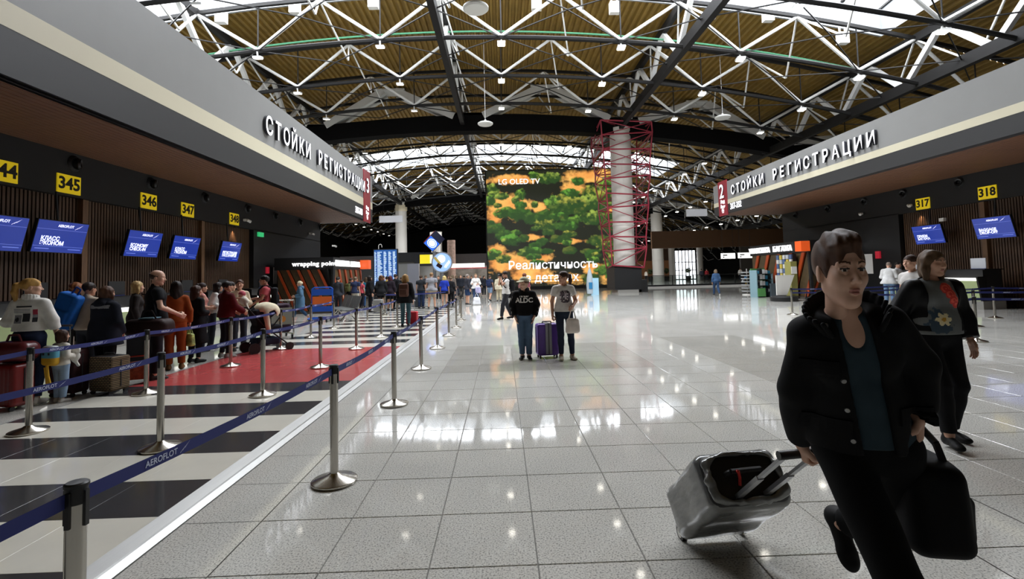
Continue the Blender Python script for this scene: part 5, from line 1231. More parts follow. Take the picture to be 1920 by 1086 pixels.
# ================================================================== WOMAN WITH THE FLOWER SHIRT
P2, H2 = FT(1768,824,468)
fl_m = [cloth('6a6d6c',.8),mat('print_red','c8342c',.7),mat('print_coral','e8604a',.7),mat('print_petal','e3d6a8',.7),mat('print_leaf','2f4250',.7),mat('print_gold','c9962c',.7)]
def flower_slots(c):
    x, y, z = -c[:,0], c[:,1], c[:,2]; m = np.zeros(len(c),int); f = y > .03; n = np.sin(x*90)*np.sin(z*80)
    leaf = f&((((x+.06)/.09)**2+((z-1.03)/.06)**2+.5*n) < 1); m[leaf] = 4; leaf2 = f&((((x+.075)/.05)**2+((z-1.13)/.06)**2+.6*n) < .8); m[leaf2] = 4
    for cx, cz, r in ((.03,1.36,.05),(.055,1.31,.045),(.075,1.255,.04),(.1,1.22,.035)):
        d = ((x-cx)**2+(z-cz)**2)**.5; m[f&(d < r)] = 1; m[f&(d < r)&(np.sin(d*230+x*60) > .2)] = 2
    dx, dz = x+.03, z-1.09; d = (dx**2+dz**2)**.5; a = np.arctan2(dz,dx); m[f&(d < .062*(.55+.45*np.abs(np.cos(a*3))))] = 3; m[f&(d < .018)] = 5
    return m
w2 = person('woman with shoulder-length brown hair in a grey flower-print shirt and open black jacket', P2, PI+.12, H2, 'f', L=('W',(P2[0]+.09,P2[1]-.1,.5),(P2[0]+.08,P2[1]+.0,.09)), R=((.1,.18,.51),(.1,.22,.1)), la=((-.25,-.03,1.13),(-.25,.05,.9)), ra=((.28,-.06,1.14),(.26,-.02,.9)),
    top=dict(c=fl_m,slots=flower_slots,hem=.95,sl=0,o=.022,loose=.02,neck=.062), coat=dict(c=cloth('141415',.45),hem=.98,sl=2,o=.034,open=.12,w=.006), bottom=('trousers','141416',0,.012), hair=('bob','5b4531'), shoes=('161616','191919'), skin='a', h=.009, fat=1.12, head=(-.22,0))
# ================================================================== MOTHER AND BOY
P, Hh = FT(1060,675,508); 
def mum_print(i):
    bpy.context.view_layer.update(); g = child(i,'shirt'); rg = np.random.RandomState(4); ms = [mat('print_a','6b5a62',.8),mat('print_b','3c343c',.8),mat('print_c','cfc4c4',.8),mat('print_d','92828a',.8)]
    t = rg.rand(9,9)
    drape(g, grid_me(.2,.22,18,18,ms,lambda a,b: int(np.clip((t[int(a*9),int(b*9)]*.6+(.9 if (abs(a-.55)<.13 and .3<b<.9) else 0)*.6+.2*math.sin(a*20))*4,0,3)) if (a-.5)**4+(b-.5)**4 < .055 else None), 'photo_print', 0, i['U']((0,0,1.22))[2], 1, True, .004)
mum = person('woman with ponytail in a white printed t-shirt holding a purple suitcase', (P[0],P[1]), PI-.1, Hh, 'f', la=((-.24,0,1.13),(-.14,.16,1.03)), ra='down', lh='grip', rh='grip', L='apart', R='close', top=dict(c='d8d2cb',hem=.93,sl=.5,o=.022,loose=.02,neck=.085), bottom=('trousers','252b3a',0,.006), hair=('pony','3c241a'), shoes=('b8ae9a','cfc6b4'), skin='b', h=.012, head=(1.2,0), extra=mum_print)
suitcase('purple hard-shell suitcase with a grey stripe beside the mother',(G(1027,671).x,G(1027,671).y+.05),PI-.15,(.42,.27,.6),'5a3590',ribs=0,handle=.0)
o = bpy.data.objects['suitcase']; sp = MB().b6(-.06,.06,-.148,.148,.08,.66).build('stripe', mat('case_stripe','8c8a8e',.35,.4), o); MB().b6(-.012,.012,-.152,.152,.08,.66).build('stripe', mat('case_seam','4a484c',.4), o)
hw = hand_w(mum,0,.09); tote('white translucent plastic carrier bag in the mother\'s hand',(hw.x,hw.y-.06,hw.z),(.24,.14,.27),'d8cdc4',PI,.16,m=mat('carrier_plastic','dccfc4',.35,var=.12,scale=9))
P, Hh = FT(986,674,521)
def boy_print(i):
    bpy.context.view_layer.update(); g = child(i,'hoodie'); wm = mat('white_print','e4e2dc',.7); z = i['U']((0,0,1.24))[2]
    drape(g, text_mesh('ALDC',.125,wm,0,.004), 'lettering', 0, z, 1, True, .006); 
    rg = random.Random(2); drape(g, grid_me(.19,.026,19,2,[wm],lambda a,b: 0 if rg.random() < .62 else None), 'small_lettering', 0, z+.075, 1, True, .006)
    for k in (0,1):
        a, e, w = i['arms'][k]
        for t in range(6):
            p = a+(e-a)*(.25+.75*t/5) if t < 3 else e+(w-e)*((t-3)/3.2); sg = -1 if k == 0 else 1
            MB().b6(-.002,.002,-.018,.018,-.02,.02).build('sleeve_letter', wm, g).location = (p[0]+sg*.052*i['s'],p[1]+.03,p[2])
boy = person('boy in a black lettered hoodie and pale cap standing with hands in pockets', (P[0],P[1]), PI+.08, Hh, 'm', la='pocket', ra='pocket', L='close', R='close', top=dict(c='131314',hem=.92,sl=2,o=.03,hood=True,name='hoodie',neck=.05), bottom=('trousers','4f647c',0,.016), hair=('short','5a4030'), shoes=('202020','d8d4c8'), skin='c', h=.011, hs=1.12, head=(.55,0), extra=boy_print)
S = Soft().ell((0,-.012,.055),(.092,.112,.082)); S.cut((0,0,.045),(0,.1,-1)); S.ell((0,.12,.052),(.07,.09,.012),R=rotx(-.18),k=.01); V_, F_ = S.build(.006); V_ = V_@boy['Rh'].T*boy['hsc']+boy['hp']; me = np_mesh('cap', V_, F_, True); me.materials.append(cloth('c9c4a8',.8)); obj('cap', me, boy['root'])
# photographer
P, Hh = FT(950,599,508.5)
ph = person('man in a white t-shirt photographing with a raised camera', P, PI+1.25, Hh, 'm', la='up', ra='up', lh='grip', rh='grip', L=((-.08,.16,.52),(-.08,.22,.09)), R=((.1,-.06,.5),(.1,-.22,.1)), top=dict(c='e0deda',hem=.9,sl=.5), bottom=('trousers','34353a',0), hair=('short','2c221c'), shoes=('202022','2a2a2a'), skin='b', h=.014, head=(0,-.12))
backpack('black backpack worn by the man taking a photograph',ph,'1d1d20')
c_ = ph['Rh']@V3(0,.17,.01)*ph['s']+ph['hp']; r = loc_thing('photo_camera','small dark camera held to the eye of the man in white','camera',Matrix.Translation(ph['root'].location)@ph['root'].rotation_euler.to_matrix().to_4x4()@Matrix.Translation(Vector(c_))); MB().b6(-.065,.065,-.03,.03,-.045,.045).build('camera_body', cap_m, r); MB().tube((0,.03,0),(0,.11,0),.035,14).build('lens', cap_m, r, True)
tote('small black camera pouch at the hip of the man in white',(ph['root'].location.x+.17,ph['root'].location.y-.02,1.0),(.2,.14,.18),'1a1a1c',.4,.06,h=.014,name='camera_pouch')
# ================================================================== QUEUE BESIDE THE DESKS
P, Hh = FT(52,760,522)
def paper_print(i):
    bpy.context.view_layer.update(); g = child(i,'jacket'); rg = np.random.RandomState(8); t = rg.rand(24,24); ms = [mat('news_ink','2a2a2e',.8),mat('news_grey','85858a',.8),mat('news_red','a03040',.8),cloth('e3e1da',.85)]
    def news(a, b):
        if b > .9: return 0 if .12 < a < .78 else 3
        if .45 < a < .74 and .12 < b < .58: return 0
        if .04 < a < .42 and .05 < b < .5: return 1 if (a-.2)**2+(b-.25)**2 > .012 else 0
        if a > .82 and .08 < b < .8: return 2 if b > .5 else (0 if b < .35 else 1)
        if .6 < b < .86 and a < .76 and int(b*24)%2: return 1
        return 3
    drape(g, grid_me(.26,.24,24,24,ms,news), 'newspaper_print', 0, i['U']((0,0,1.22))[2], 1, False, .005)
bl = person('blonde woman with ponytail in a white denim jacket printed on the back', P, -.25, Hh, 'f', ra=((.25,.02,1.13),(.26,.1,.9)), la='bent', L='close', R='stand', top=dict(c='e3e1da',hem=1.0,sl=1.5,o=.022,name='jacket',collar=True,loose=.008), bottom=('trousers','28324a',0,.012), hair=('pony','b98f4e'), shoes=('dcd9d2','eeeeea'), skin='c', h=.012, head=(1.1,0), extra=paper_print)
P, Hh = FT(113,754,621)
tod = person('small child with a yellow and blue animal backpack and pale jeans', P, .2, Hh, 'f', L='close', R='close', la='down', ra='bent', top=dict(c='d8d2c6',hem=.9,sl=2,o=.03), bottom=('trousers','8ea4bd',0,.03), hair=('bob','3e281e'), shoes=('c9c3bb','d8d4cc'), skin='c', h=.013, head=(.2,0))
an = [mat('backpack_sky','5fa6bd',.7),mat('backpack_yellow','dba826',.7),mat('backpack_pale','dfe6e4',.7),mat('backpack_ink','2a2a30',.7)]
rt = tod['root']; U = tod['U']; r = loc_thing('animal_backpack','pale blue and yellow animal-shaped child backpack','backpack',Matrix.Translation(rt.location)@rt.rotation_euler.to_matrix().to_4x4()); S = Soft().box(U((0,-.24,1.16)),np.array((.2,.1,.24))*tod['s'],.05); cz = U((0,0,1.16))[2]; soft_obj('bag',S,.008,an,r,lambda c: np.where(c[:,2]-cz < -.03,1,np.where((np.abs(np.abs(c[:,0])-.045)<.014)&(np.abs(c[:,2]-cz-.03)<.014)&(c[:,1]<-.1),3,np.where(c[:,2]-cz > .07,2,0))))
MB().path([tuple(U((.04,-.34,.95))),tuple(U((.06,-.33,.7))),tuple(U((.1,-.3,.45))),tuple(U((.02,-.3,.42))),tuple(U((-.03,-.33,.9)))],.016,6).build('strap', an[1], r)
hw = hand_w(tod,1,.06); r = loc_thing('plush_toy','white plush toy dog held by the small child','toy',Matrix.Translation(hw)); soft_obj('plush',Soft().ell((0,0,0),(.06,.05,.08)).ell((.01,0,.1),(.05,.05,.045)).ell((.05,-.01,.08),(.025,.02,.035)).ell((-.035,-.01,.12),(.02,.015,.03)).cap((0,0,-.05),(.03,.02,-.13),.022).wrinkle(.004,80,3),.008,cloth('e4e0d8',.95),r)
dj = [cloth('191c26',.85),cloth('8f9298',.8)]
(P, Hh) = YT(199,536,7.6)
person('woman in a dark navy jacket with a pale grey band across the shoulders', P, .25, Hh, 'f', la=((-.3,.1,1.12),(-.25,.28,1.0)), ra='low', top=dict(c=dj,slots=lambda c: (np.abs(c[:,2]-1.37) < .024)&(np.abs(c[:,0]) < .2)&(c[:,1] < .02),hem=.74,sl=2,o=.045,loose=.03,fl=.02,name='jacket',hood=True), bottom=('trousers','15161a',0), hair=('bob','4a3020'), skin='a', h=.013, fat=1.25)
(P, Hh) = YT(166,529,8.4); cm = person('person with dark hair in a cream sweater with a blue backpack', P, .1, Hh, 'm', top=dict(c='b9ab98',hem=.88,sl=2,o=.025), bottom=('trousers','2a2c33',0), hair=('short','2a1f1a'), skin='b', h=.016, la='bent', ra='bent')
rt = cm['root']; M = Matrix.Translation(rt.location)@rt.rotation_euler.to_matrix().to_4x4(); r = loc_thing('blue_backpack','bright blue school backpack hanging from a shoulder in the queue','backpack',Matrix.Translation(onY(124,583,8.2))@Matrix.Rotation(.35,4,'Y')); soft_obj('bag',Soft().box((0,0,0),(.17,.1,.3),.06).box((0,-.1,-.1),(.12,.04,.12),.03,k=.02).wrinkle(.003,25,2),.013,cloth('1d5fb0',.6),r); MB().path([(.08,0,.28),(.1,.0,.4),(.02,0,.42),(-.02,0,.28)],.014,6).build('strap', cloth('1d3f80',.6), r)
(P, Hh) = YT(142,530,9.6); person('auburn-haired woman in a red top standing at the desk', P, -.8, Hh, 'f', top=dict(c='7a2530',hem=.9,sl=1), bottom=('trousers','2a2a2a',0), hair=('curly','7a4a2a'), h=.02, la='hold', ra='hold')
(P, Hh) = YT(293,506,8.3); bald = person('bald man in a black t-shirt holding a bag by its handles', P, .85, Hh, 'm', la=((-.27,.08,1.14),(-.2,.3,1.0)), ra=((.27,.03,1.13),(.1,.3,.99)), lh='grip', rh='grip', top=dict(c='151619',hem=.88,sl=.5,o=.022), bottom=('trousers','1c1d22',0), hair=('bald','4a3a30'), skin='c', h=.013, fat=1.15, head=(.35,-.1))
(P, Hh) = YT(256,527,10.0); person('blonde woman with a dark bag standing behind the bald man', P, .9, Hh, 'f', top=dict(c='2a2422',hem=.8,sl=2), bottom=('trousers','23242a',0), hair=('bob','b79a68'), h=.02)
P, Hh = FT(328,693,527); orw = person('woman with black hair in a rust-orange jumpsuit', P, -.6, Hh, 'f', la='bent', ra='down', rh='grip', top=dict(c='8a4217',hem=.9,sl=2,o=.018), bottom=('trousers','8a4217',0,.02), hair=('long','1c1512'), shoes=('6b4a2c','3a2a1c'), skin='b', h=.014, head=(-.5,0))
hw = hand_w(orw,1,.08); tote('small paper gift bag with a green leaf print hanging from a hand',hw,(.2,.1,.24),'a7b56a',.4,.13,m=mat('gift_print','9aa85a',.6,var=.7,scale=14),name='gift_bag',crumple=.001)
P, Hh = FT(366,680,535); person('woman with long brown hair in a long black coat', P, .3, Hh, 'f', top=dict(c='0f0f11',hem=.42,sl=2,o=.025,fl=.03,name='coat'), bottom=('trousers','151517',0,.004), hair=('long','3a241a'), shoes=('171717','222222'), h=.015, la='bent', ra='bent', head=(.3,0))
for (hp_, tp, Y, yw, lab, kw) in (
    ((378,530),530,11.4,.7,'woman in a pink sleeveless top beside the desk',dict(top=dict(c='c58a80',hem=.9,sl=0),hair=('bun','2a1c18'))),
    ((397,528),528,11.9,.9,'dark-haired woman in a white shirt leaning at the desk',dict(top=dict(c='cfcdc8',hem=.9,sl=2),hair=('long','241a16'),lean=.2)),
    ((432,528),528,11.7,.8,'man in a plum shirt standing behind the dark red sweater',dict(top=dict(c='4a343c',hem=.9,sl=2),hair=('short','2a1e1a'),sex='m'))):
    (P, Hh) = YT(hp_[0],tp,Y); person(lab, P, yw, Hh, kw.pop('sex','f'), bottom=('trousers','2a2c34',0), h=.018, la='bent', ra='bent', **kw)
P, Hh = FT(424,671,527); dr = person('person with black hair in a dark red sweater pushing a stroller', P, .55, Hh, 'm', la='fwd', ra='fwd', lh='grip', rh='grip', L='apart', R='stand', top=dict(c='521419',hem=.9,sl=2,o=.028), bottom=('trousers','1f2026',0,.008), hair=('short','15110f'), shoes=('8d8a86','d6d3ce'), skin='b', h=.014, fat=1.1)
(P, Hh) = YT(449,524,11.4); md = person('woman holding a baby in a pink hat against her chest', P, PI*.75, Hh, 'f', la='chest', ra='chest', top=dict(c='c9b59a',hem=.9,sl=2), bottom=('trousers','3a3c44',0), hair=('bun','4a3022'), h=.016, head=(.4,.1))
q = onY(453,553,11.15); r = loc_thing('person','baby in a pink hat and pale wrap held in arms','person',Matrix.Translation(q)@Matrix.Rotation(.5,4,'Y')); r['category'] = 'person'
soft_obj('body',Soft().ell((0,0,0),(.06,.065,.07)).ell((0,-.05,-.01),(.012,.014,.012),k=.01).ell((.1,0,-.09),(.13,.08,.09),k=.04).cap((.05,-.06,-.06),(-.02,-.1,-.08),.025,.018,k=.02).cap((.18,-.03,-.12),(.3,-.05,-.2),.04,.03),.012,[skin_mat('c'),cloth('d6cfc0',.9)],r,lambda c: (c[:,0] > .055)); soft_obj('hat',Soft().ell((-.005,.01,.02),(.075,.078,.07)).ell((0,-.06,-.045),(.08,.05,.06),k=.01,op='s').wrinkle(.003,70,2),.01,cloth('b55a66',.9),r)
P, Hh = FT(497,648,516.5); sm = person('man in a salmon t-shirt with glasses and a black backpack', P, PI+1.15, Hh, 'm', la='fwd', ra=((.23,.1,1.15),(.2,.33,1.13)), L='fwd', R='stand', top=dict(c='b5545a',hem=.88,sl=.5,o=.026), bottom=('trousers','2c3a58',0,.014), hair=('short','17120f'), shoes=('7a6a58','cfcac2'), skin='d', h=.014)
backpack('black backpack on the man in the salmon t-shirt',sm,'17181c')
P, Hh = FT(563,604,527); person('grey-haired woman in a long denim coat walking past the kiosk', P, -1.9, Hh, 'f', la='bent', ra='down', L='fwd', R='back', top=dict(c='4d6b84',hem=.56,sl=2,o=.03,fl=.03,hood=True,name='coat'), bottom=('trousers','2f4a66',1.7,.01), hair=('short','cfc0a0'), shoes=('cfc0b0','cfc0b0'), h=.016)
# luggage in the queue
suitcase('bright red hard-shell suitcase beside the blonde woman',(onY(22,700,6.6).x,6.6),.2,(.42,.28,.55),'74110f',ribs=6)
suitcase('second red hard-shell suitcase at the edge of the queue',(onY(-14,700,6.9).x,6.9),.4,(.4,.26,.56),'6e1416',ribs=6)
p = onY(12,640,6.5); r = loc_thing('leather_bag','glossy maroon leather holdall on top of the red suitcase','bag',Matrix.Translation((p.x,p.y+.1,.69))); soft_obj('bag_body',Soft().box((0,0,.06),(.26,.15,.13),.1).wrinkle(.004,22,3),.013,mat('maroon_leather','5a1d22',.3,var=.15,scale=6),r); MB().path([(-.1,0,.17),(-.06,0,.27),(.06,0,.27),(.1,0,.17)],.014,8).build('handle', mat('maroon_leather','5a1d22',.3), r, True)
suitcase('dark wine soft suitcase with raised handle behind the child',(G(128,742).x,G(128,742).y),.1,(.42,.26,.62),'3a1418',soft=True,handle=.35)
pm = bpy.data.materials.new('woven_pattern'); pm.use_nodes = True; nt = pm.node_tree; bs = nt.nodes['Principled BSDF']; ck = nt.nodes.new('ShaderNodeTexBrick'); tc_ = nt.nodes.new('ShaderNodeTexCoord'); mp_ = nt.nodes.new('ShaderNodeMapping'); mp_.inputs['Rotation'].default_value = (PI/2,0,0); mp_.inputs['Scale'].default_value = (1,1,1); ck.inputs['Scale'].default_value = 10; ck.inputs['Color1'].default_value = (*lin('7a6244'),1); ck.inputs['Color2'].default_value = (*lin('8f7a58'),1); ck.inputs['Mortar'].default_value = (*lin('16110d'),1); ck.inputs['Mortar Size'].default_value = .055; ck.inputs['Brick Width'].default_value = .55
nt.links.new(tc_.outputs['Object'],mp_.inputs[0]); nt.links.new(mp_.outputs[0],ck.inputs[0]); nt.links.new(ck.outputs[0],bs.inputs['Base Color']); bs.inputs['Roughness'].default_value = .8
p = G(205,737); suitcase('brown soft suitcase with a woven dash pattern leaning by the belt',(p.x,p.y),.2,(.42,.3,.5),'4a3a2a',soft=True,m=pm,tiltM=Matrix.Translation((p.x,p.y,.0))@Matrix.Rotation(-.25,4,'Z')@Matrix.Rotation(.0,4,'Y'))
p = G(256,722); r = thing('toy_trolley','small red folding trolley with wheels and striped bag','trolley',p,.6); MB().path([(-.12,0,.1),(-.12,0,.45),(.12,0,.45),(.12,0,.1)],.012,6).build('frame', mat('toy_red','a8321e',.4), r); soft_obj('bag',Soft().box((0,.05,.22),(.12,.08,.14),.03).wrinkle(.004,40,2),.012,mat('toy_bag','9c4a2a',.6,var=.5,scale=20),r)
for x in (-.14,.14): MB().tube((x-.015,0,.07),(x+.015,0,.07),.07,16).build('wheel', mat('toy_wheel','4f6a5a',.5), r, True)
p = G(262,704); suitcase('large black soft suitcase standing in front of the bald man',(p.x-.1,p.y+.25),.3,(.5,.32,.68),'14141a',soft=True)
p = onY(267,602,7.85); r = loc_thing('duffel_bag','dark brown duffel bag lying on the black suitcase','bag',Matrix.Translation((p.x-.02,p.y+.2,.80))); soft_obj('bag_body',Soft().box((0,0,.09),(.33,.17,.14),.1).wrinkle(.006,20,5),.014,cloth('2c1a18',.6),r); MB().path([(-.12,-.05,.2),(-.05,-.08,.36),(.08,-.08,.36),(.14,-.05,.2)],.014,6).build('handle', cloth('1a1414',.6), r); MB().b6(-.12,.12,-.1,.08,.235,.25).build('blue_cloth', cloth('8fb2c6',.9), r)
# stroller
p = G(468,668); r = thing('stroller','dark baby stroller with a cream blanket over its hood','stroller',p+Vector((.05,.62,0)),-.7)
fr = MB().path([(-.22,-.5,1.02),(-.22,-.1,.55),(-.22,.42,.12)],.016,8).path([(.22,-.5,1.02),(.22,-.1,.55),(.22,.42,.12)],.016,8).path([(-.22,-.5,1.02),(.22,-.5,1.02)],.018,8).path([(-.22,.2,.75),(-.24,-.35,.12)],.016,8).path([(.22,.2,.75),(.24,-.35,.12)],.016,8); fr.build('frame', M_dark, r)
for x in (-.24,.24): MB().tube((x-.02,-.35,.12),(x+.02,-.35,.12),.12,20).build('wheel', cap_m, r, True); MB().tube((x-.02,.42,.09),(x+.02,.42,.09),.09,18).build('wheel', cap_m, r, True)
soft_obj('seat',Soft().box((0,.0,.5),(.2,.28,.1),.06).box((0,-.2,.72),(.2,.08,.26),.06,R=rotx(.3),k=.05),.015,cloth('17181c',.8),r); soft_obj('hood',Soft().ell((0,-.05,.86),(.24,.3,.22)).ell((0,.05,.78),(.2,.3,.2),op='s').cut((0,0,.72),(0,0,-1)),.015,cloth('1b1c22',.8),r)
soft_obj('blanket',Soft().ell((.03,-.02,.9),(.25,.3,.21)).ell((.03,-.02,.86),(.23,.28,.2),op='s').cut((0,0,.84),(0,-.3,-1)).cap((.22,-.1,.85),(.26,-.05,.45),.06,.05).wrinkle(.008,24,5),.015,cloth('d5cbb0',.95),r); soft_obj('basket',Soft().box((0,-.02,.24),(.19,.26,.08),.04).wrinkle(.004,30,3),.016,cloth('2a3548',.8),r)
# trolley with purple cases behind the salmon man
p = G(527,636); r = thing('luggage_trolley','steel luggage trolley loaded with dark purple bags behind the salmon man','trolley',p,.6)
MB().path([(-.3,-.1,.12),(-.3,-.12,1.05),(.3,-.12,1.05),(.3,-.1,.12)],.02,8).path([(-.3,-.1,.12),(-.28,.7,.1),(.28,.7,.1),(.3,-.1,.12)],.02,8).build('frame', M_steel, r); MB().b6(-.26,.26,-.14,-.12,.4,.85).build('advert_board', mat('trolley_board','8a8a80',.5), r); MB().lathe([(0,0),(.09,0)],20,(0,-.15,.55),Matrix.Rotation(PI/2,3,'X')).build('orange_disc', mat('board_orange','c87a28',.5), r)
for x,y in ((-.28,0),(.28,0),(-.25,.65),(.25,.65)): MB().tube((x-.02,y,.06),(x+.02,y,.06),.06,14).build('wheel', cap_m, r, True)
for i, (x,y,z,w,hh_) in enumerate(((.02,.25,.16,.5,.42),(.0,.3,.6,.52,.36))):
    rr = loc_thing('travel_bag','dark purple soft travel bag, %s on the steel trolley'%('upper' if i else 'lower'),'bag',r.matrix_basis@Matrix.Translation((x,y,z)) if False else Matrix.Translation(p)@Matrix.Rotation(.6,4,'Z')@Matrix.Translation((x,y,z))); soft_obj('bag_body',Soft().box((0,0,hh_/2),(w/2,.24,hh_/2),.09).wrinkle(.006,18,i),.015,cloth('33202e',.6),rr); MB().path([(-.1,0,hh_-.01),(-.06,0,hh_+.06),(.06,0,hh_+.06),(.1,0,hh_-.01)],.012,6).build('handle', cap_m, rr)
# ================================================================== FARTHER PEOPLE
FAR = [
 ((667,583,519),'m',0.3,'heavy man in a navy t-shirt and pale trousers seen from behind',dict(top=dict(c='2c3552',hem=.88,sl=.5,o=.03),bottom=('trousers','b5b2a4',0,.025),fat=1.25,hair=('short','6a5a48'))),
 ((658,582,521),'m',.5,'person in black with an olive rucksack beside the bench',dict(top=dict(c='1b1c20',hem=.85,sl=2,o=.03),bottom=('trousers','20232a',0),hair=('short','3a3028'),bp='5a5f3a')),
 ((634,590,519),'m',.2,'man in a dark grey jacket at the kiosk corner',dict(top=dict(c='33353a',hem=.85,sl=2,o=.03),bottom=('trousers','26282e',0),hair=('short','2c2622'))),
 ((687,577,520),'f',-.4,'woman in a teal patterned jacket and jeans',dict(top=dict(c='1b6a80',hem=.85,sl=2,o=.03),bottom=('trousers','2f5078',0),hair=('long','4a3a2a'))),
 ((679,578,526),'f',.6,'woman in a coral top beside the teal jacket',dict(top=dict(c='c0505a',hem=.9,sl=.5),bottom=('trousers','20232e',0),hair=('bun','2a1e1a'))),
 ((693,586,517),'f',.9,'dark-haired woman in black bending towards her companion',dict(top=dict(c='111113',hem=.8,sl=2,o=.03),bottom=('trousers','15161a',0),hair=('bob','1c1412'))),
 ((715,585,516),'f',-.3,'auburn-haired person in a long black jacket and bare legs',dict(top=dict(c='17181a',hem=.75,sl=2,o=.035),bottom=('shorts','1a1b1e',.6),hair=('bob','5a3a24'))),
 ((718,580,517),'f',1.2,'person in a plum jacket in the queue crowd',dict(top=dict(c='4a1f3a',hem=.85,sl=2,o=.03),bottom=('trousers','17181c',0),hair=('short','2a201c'))),
 ((726,578,518),'f',.1,'person in a mustard yellow and black coat',dict(top=dict(c='b39a2a',hem=.8,sl=2,o=.03),bottom=('trousers','15161a',0),hair=('short','1c1814'))),
 ((732,583,517),'f',.2,'person with maroon hair and bare lower legs in a dark jacket',dict(top=dict(c='241c24',hem=.72,sl=2,o=.035),bottom=('shorts','1c1d22',.8),hair=('bob','4a2226'))),
 ((742,580,514),'m',.5,'tall man in black with a white round emblem on his back',dict(top=dict(c='121316',hem=.85,sl=2,o=.035),bottom=('trousers','15161a',0),hair=('short','2c221c'))),
 ((761,614,514),'f',.05,'girl with long fair hair in a black jacket wearing a brown backpack',dict(top=dict(c='121214',hem=.78,sl=2,o=.032),bottom=('trousers','3a545c',0,.006),hair=('long','8a6a3e'),bp='4a3026',ra='down')),
 ((790,579,516),'m',.1,'man in a dark shirt and dark blue jeans holding a case',dict(top=dict(c='23262a',hem=.9,sl=.5,o=.03),bottom=('trousers','22304c',0,.02),hair=('short','3a2c22'))),
 ((810,580,511),'m',.05,'man in a grey t-shirt and beige shorts seen from behind',dict(top=dict(c='85858a',hem=.85,sl=.5,o=.035),bottom=('shorts','a89a86',.85,.03),hair=('short','8a6a48'),L='apart',R='apart',fat=1.12)),
 ((834,577,517),'f',.1,'blonde woman in a royal blue top and black shorts',dict(top=dict(c='2238a0',hem=.88,sl=1,o=.025),bottom=('shorts','15161a',.4,.02),hair=('bob','cbb074'))),
 ((846,576,519),'f',.3,'woman in black trousers and black shirt beside the blue top',dict(top=dict(c='16171a',hem=.85,sl=2,o=.03),bottom=('trousers','15161a',0),hair=('short','5a4a38'))),
 ((877,572,514),'m',1.0,'man in a dark vest and blue denim shorts',dict(top=dict(c='34353c',hem=.85,sl=2,o=.03),bottom=('shorts','2f4468',.9,.03),hair=('short','8a8078'))),
 ((893,569,513),'f',PI,'woman in a white blouse holding a white carrier bag',dict(top=dict(c='e0dfda',hem=.85,sl=1.5,o=.03),bottom=('trousers','3a4f70',0),hair=('short','7a6248'),la='bent',ra='hold')),
 ((919,566,516),'m',.4,'person with a navy rucksack walking in shorts',dict(top=dict(c='3a4258',hem=.9,sl=.5),bottom=('shorts','7f97b3',.8,.02),hair=('short','4a3a2c'),L='fwd',R='back',bp='1f2a4a')),
 ((936,566,516),'m',.2,'person in a cream jacket and cream trousers',dict(top=dict(c='bdb49c',hem=.8,sl=2,o=.03),bottom=('trousers','b5aa90',0,.02),hair=('short','5a4a3a'))),
 ((985,590,512),'f',.5,'person in a checked red and white shirt standing behind the boy',dict(top=dict(c='8a4a58',hem=.9,sl=1),bottom=('trousers','2a3040',0),hair=('short','6a3a24'))),
 ((1344,555,505),'f',.15,'person in a denim jacket and jeans walking towards the railing',dict(top=dict(c='3a5578',hem=.95,sl=2,o=.025),bottom=('trousers','2f4666',0),hair=('bob','7a6a58'),L='fwd',R='back')),
]
INFO = {}
for (fx,fy,ty), sex, yw, lab, kw in FAR:
    P, Hh = FT(fx,fy,ty); kw = dict(kw); bp = kw.pop('bp',None); Hh = min(max(Hh,1.5),1.92)
    i = person(lab, P, yw, Hh, sex, h=.02 if fy < 600 else .016, **kw)
    INFO[fx] = i
    if bp: backpack('%s backpack worn by the %s' % ({'5a5f3a':'olive','4a3026':'brown leather','1f2a4a':'navy'}[bp],{'5a5f3a':'person beside the bench','4a3026':'girl with long fair hair','1f2a4a':'walker in shorts'}[bp]), i, bp)
p = G(773,611); suitcase('small red wheeled case with white piping pulled by the girl',(p.x,p.y),.1,(.36,.24,.42),'b01a28',soft=True,handle=.35,trim='c9c0c0')
p = G(894,572); tote('white plastic carrier bag standing on the floor by the blouse woman',(p.x,p.y,.62),(.4,.25,.42),'e2e2e4',0,.2,m=mat('carrier_white','dfe0e4',.4,var=.1,scale=7),h=.02)
p = hand_w(INFO[893],0,.08); tote('white and purple carrier bag held by the blouse woman',(p.x+.05,p.y-.05,p.z),(.3,.15,.36),'c9c6dc',0,.1,m=mat('carrier_purple','b9b4d6',.4,var=.4,scale=6),h=.02)
p = G(722,586); suitcase('grey hard-shell case standing among the crowd',(p.x-.3,p.y),.2,(.42,.26,.56),'8a8a86')
p = onY(784,570,25); suitcase('dark case beside the man in dark blue jeans',(p.x,25.3),.2,(.4,.25,.5),'23262c',soft=True)
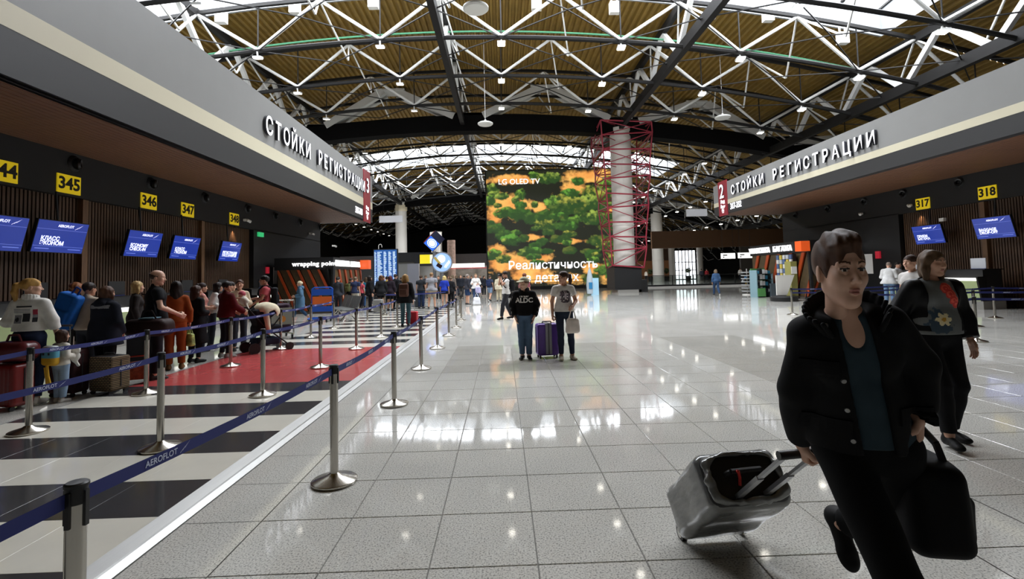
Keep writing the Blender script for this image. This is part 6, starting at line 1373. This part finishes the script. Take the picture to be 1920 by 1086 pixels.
# crowd behind, small in the picture
rg = random.Random(11)
CR = [(786,517,31,'1c1d22'),(798,516,33,'3a3a40'),(822,517,32,'2a2c34'),(848,515,31,'6a6058'),(856,516,36,'17181c'),(864,515,34,'22252c'),(870,517,40,'4a3a34'),(884,517,38,'2c3442'),(900,516,41,'3a3438'),(907,517,37,'24262c'),(776,519,35,'2a2a2e'),(840,517,40,'8a7a6a'),(752,520,34,'1e1f24'),(694,519,31,'26282e'),(862,518,46,'3c3c44'),(893,519,48,'44424a')]
nm_ = ['charcoal','dark grey','slate','taupe','black','blue-black','brown','dark blue','mauve grey','ink dark','sooty','sandy','jet black','steel grey','ash','smoky violet']
for n, (x,t,Y,c) in enumerate(CR):
    (P, Hh) = YT(x,t,Y); person('distant passenger in a %s jacket in the crowd before the shop'%nm_[n], P, rg.choice((0,.4,2.6,-.5,3.3)), min(max(Hh,1.55),1.9), rg.choice('mf'), top=dict(c=c,hem=.85,sl=2,o=.03), bottom=('trousers',rg.choice(('1c1e24','2a3040','3a3a3a')),0), hair=(rg.choice(('short','short','bob')),rg.choice(('2a201a','4a3424','6a5a48'))), h=.028, shoes=None)
# people at the right-hand desks
(P, Hh) = YT(1664,491,19); person('grey-haired man in a white shirt leaning over papers', P, .9, min(Hh,1.85), 'm', la='hold', ra='hold', lean=.2, top=dict(c='dcdcda',hem=.85,sl=2,o=.03), bottom=('trousers','6a86a8',0), hair=('short','8a7a70'), h=.018, head=(0,-.4))
(P, Hh) = YT(1682,491,19.4); person('dark-haired man in a white t-shirt with a dark shoulder strap', P, PI-.5, min(Hh,1.85), 'm', la='hold', ra='bent', top=dict(c='d8d8d6',hem=.85,sl=.5,o=.025), bottom=('trousers','3a4a60',0), hair=('short','1c1814'), h=.018)
(P, Hh) = YT(1708,478,8.0); person('girl with brown hair and a white top behind the flower-shirt woman', P, -1.7, min(Hh,1.8), 'f', top=dict(c='d5d2ce',hem=.9,sl=.5), bottom=('trousers','2a2c34',0), hair=('short','3e2a20'), h=.015)
for n, (x,Y,c) in enumerate(((1326,66,'9a3034'),(1316,64,'2a2c34'),(1389,62,'b9b4ac'),(1212,74,'d8d0c0'))):
    q = onY(x,530,Y); person(('distant person in a red top behind the railing','distant person in dark clothes behind the railing','distant person in a pale shirt near the doors','distant person in cream by the tan wall')[n], (q.x,Y), .3*n, 1.72, 'f', top=dict(c=c,hem=.85,sl=2), bottom=('trousers','2a2c34',0), hair=('short','2a201a'), h=.03, shoes=None)
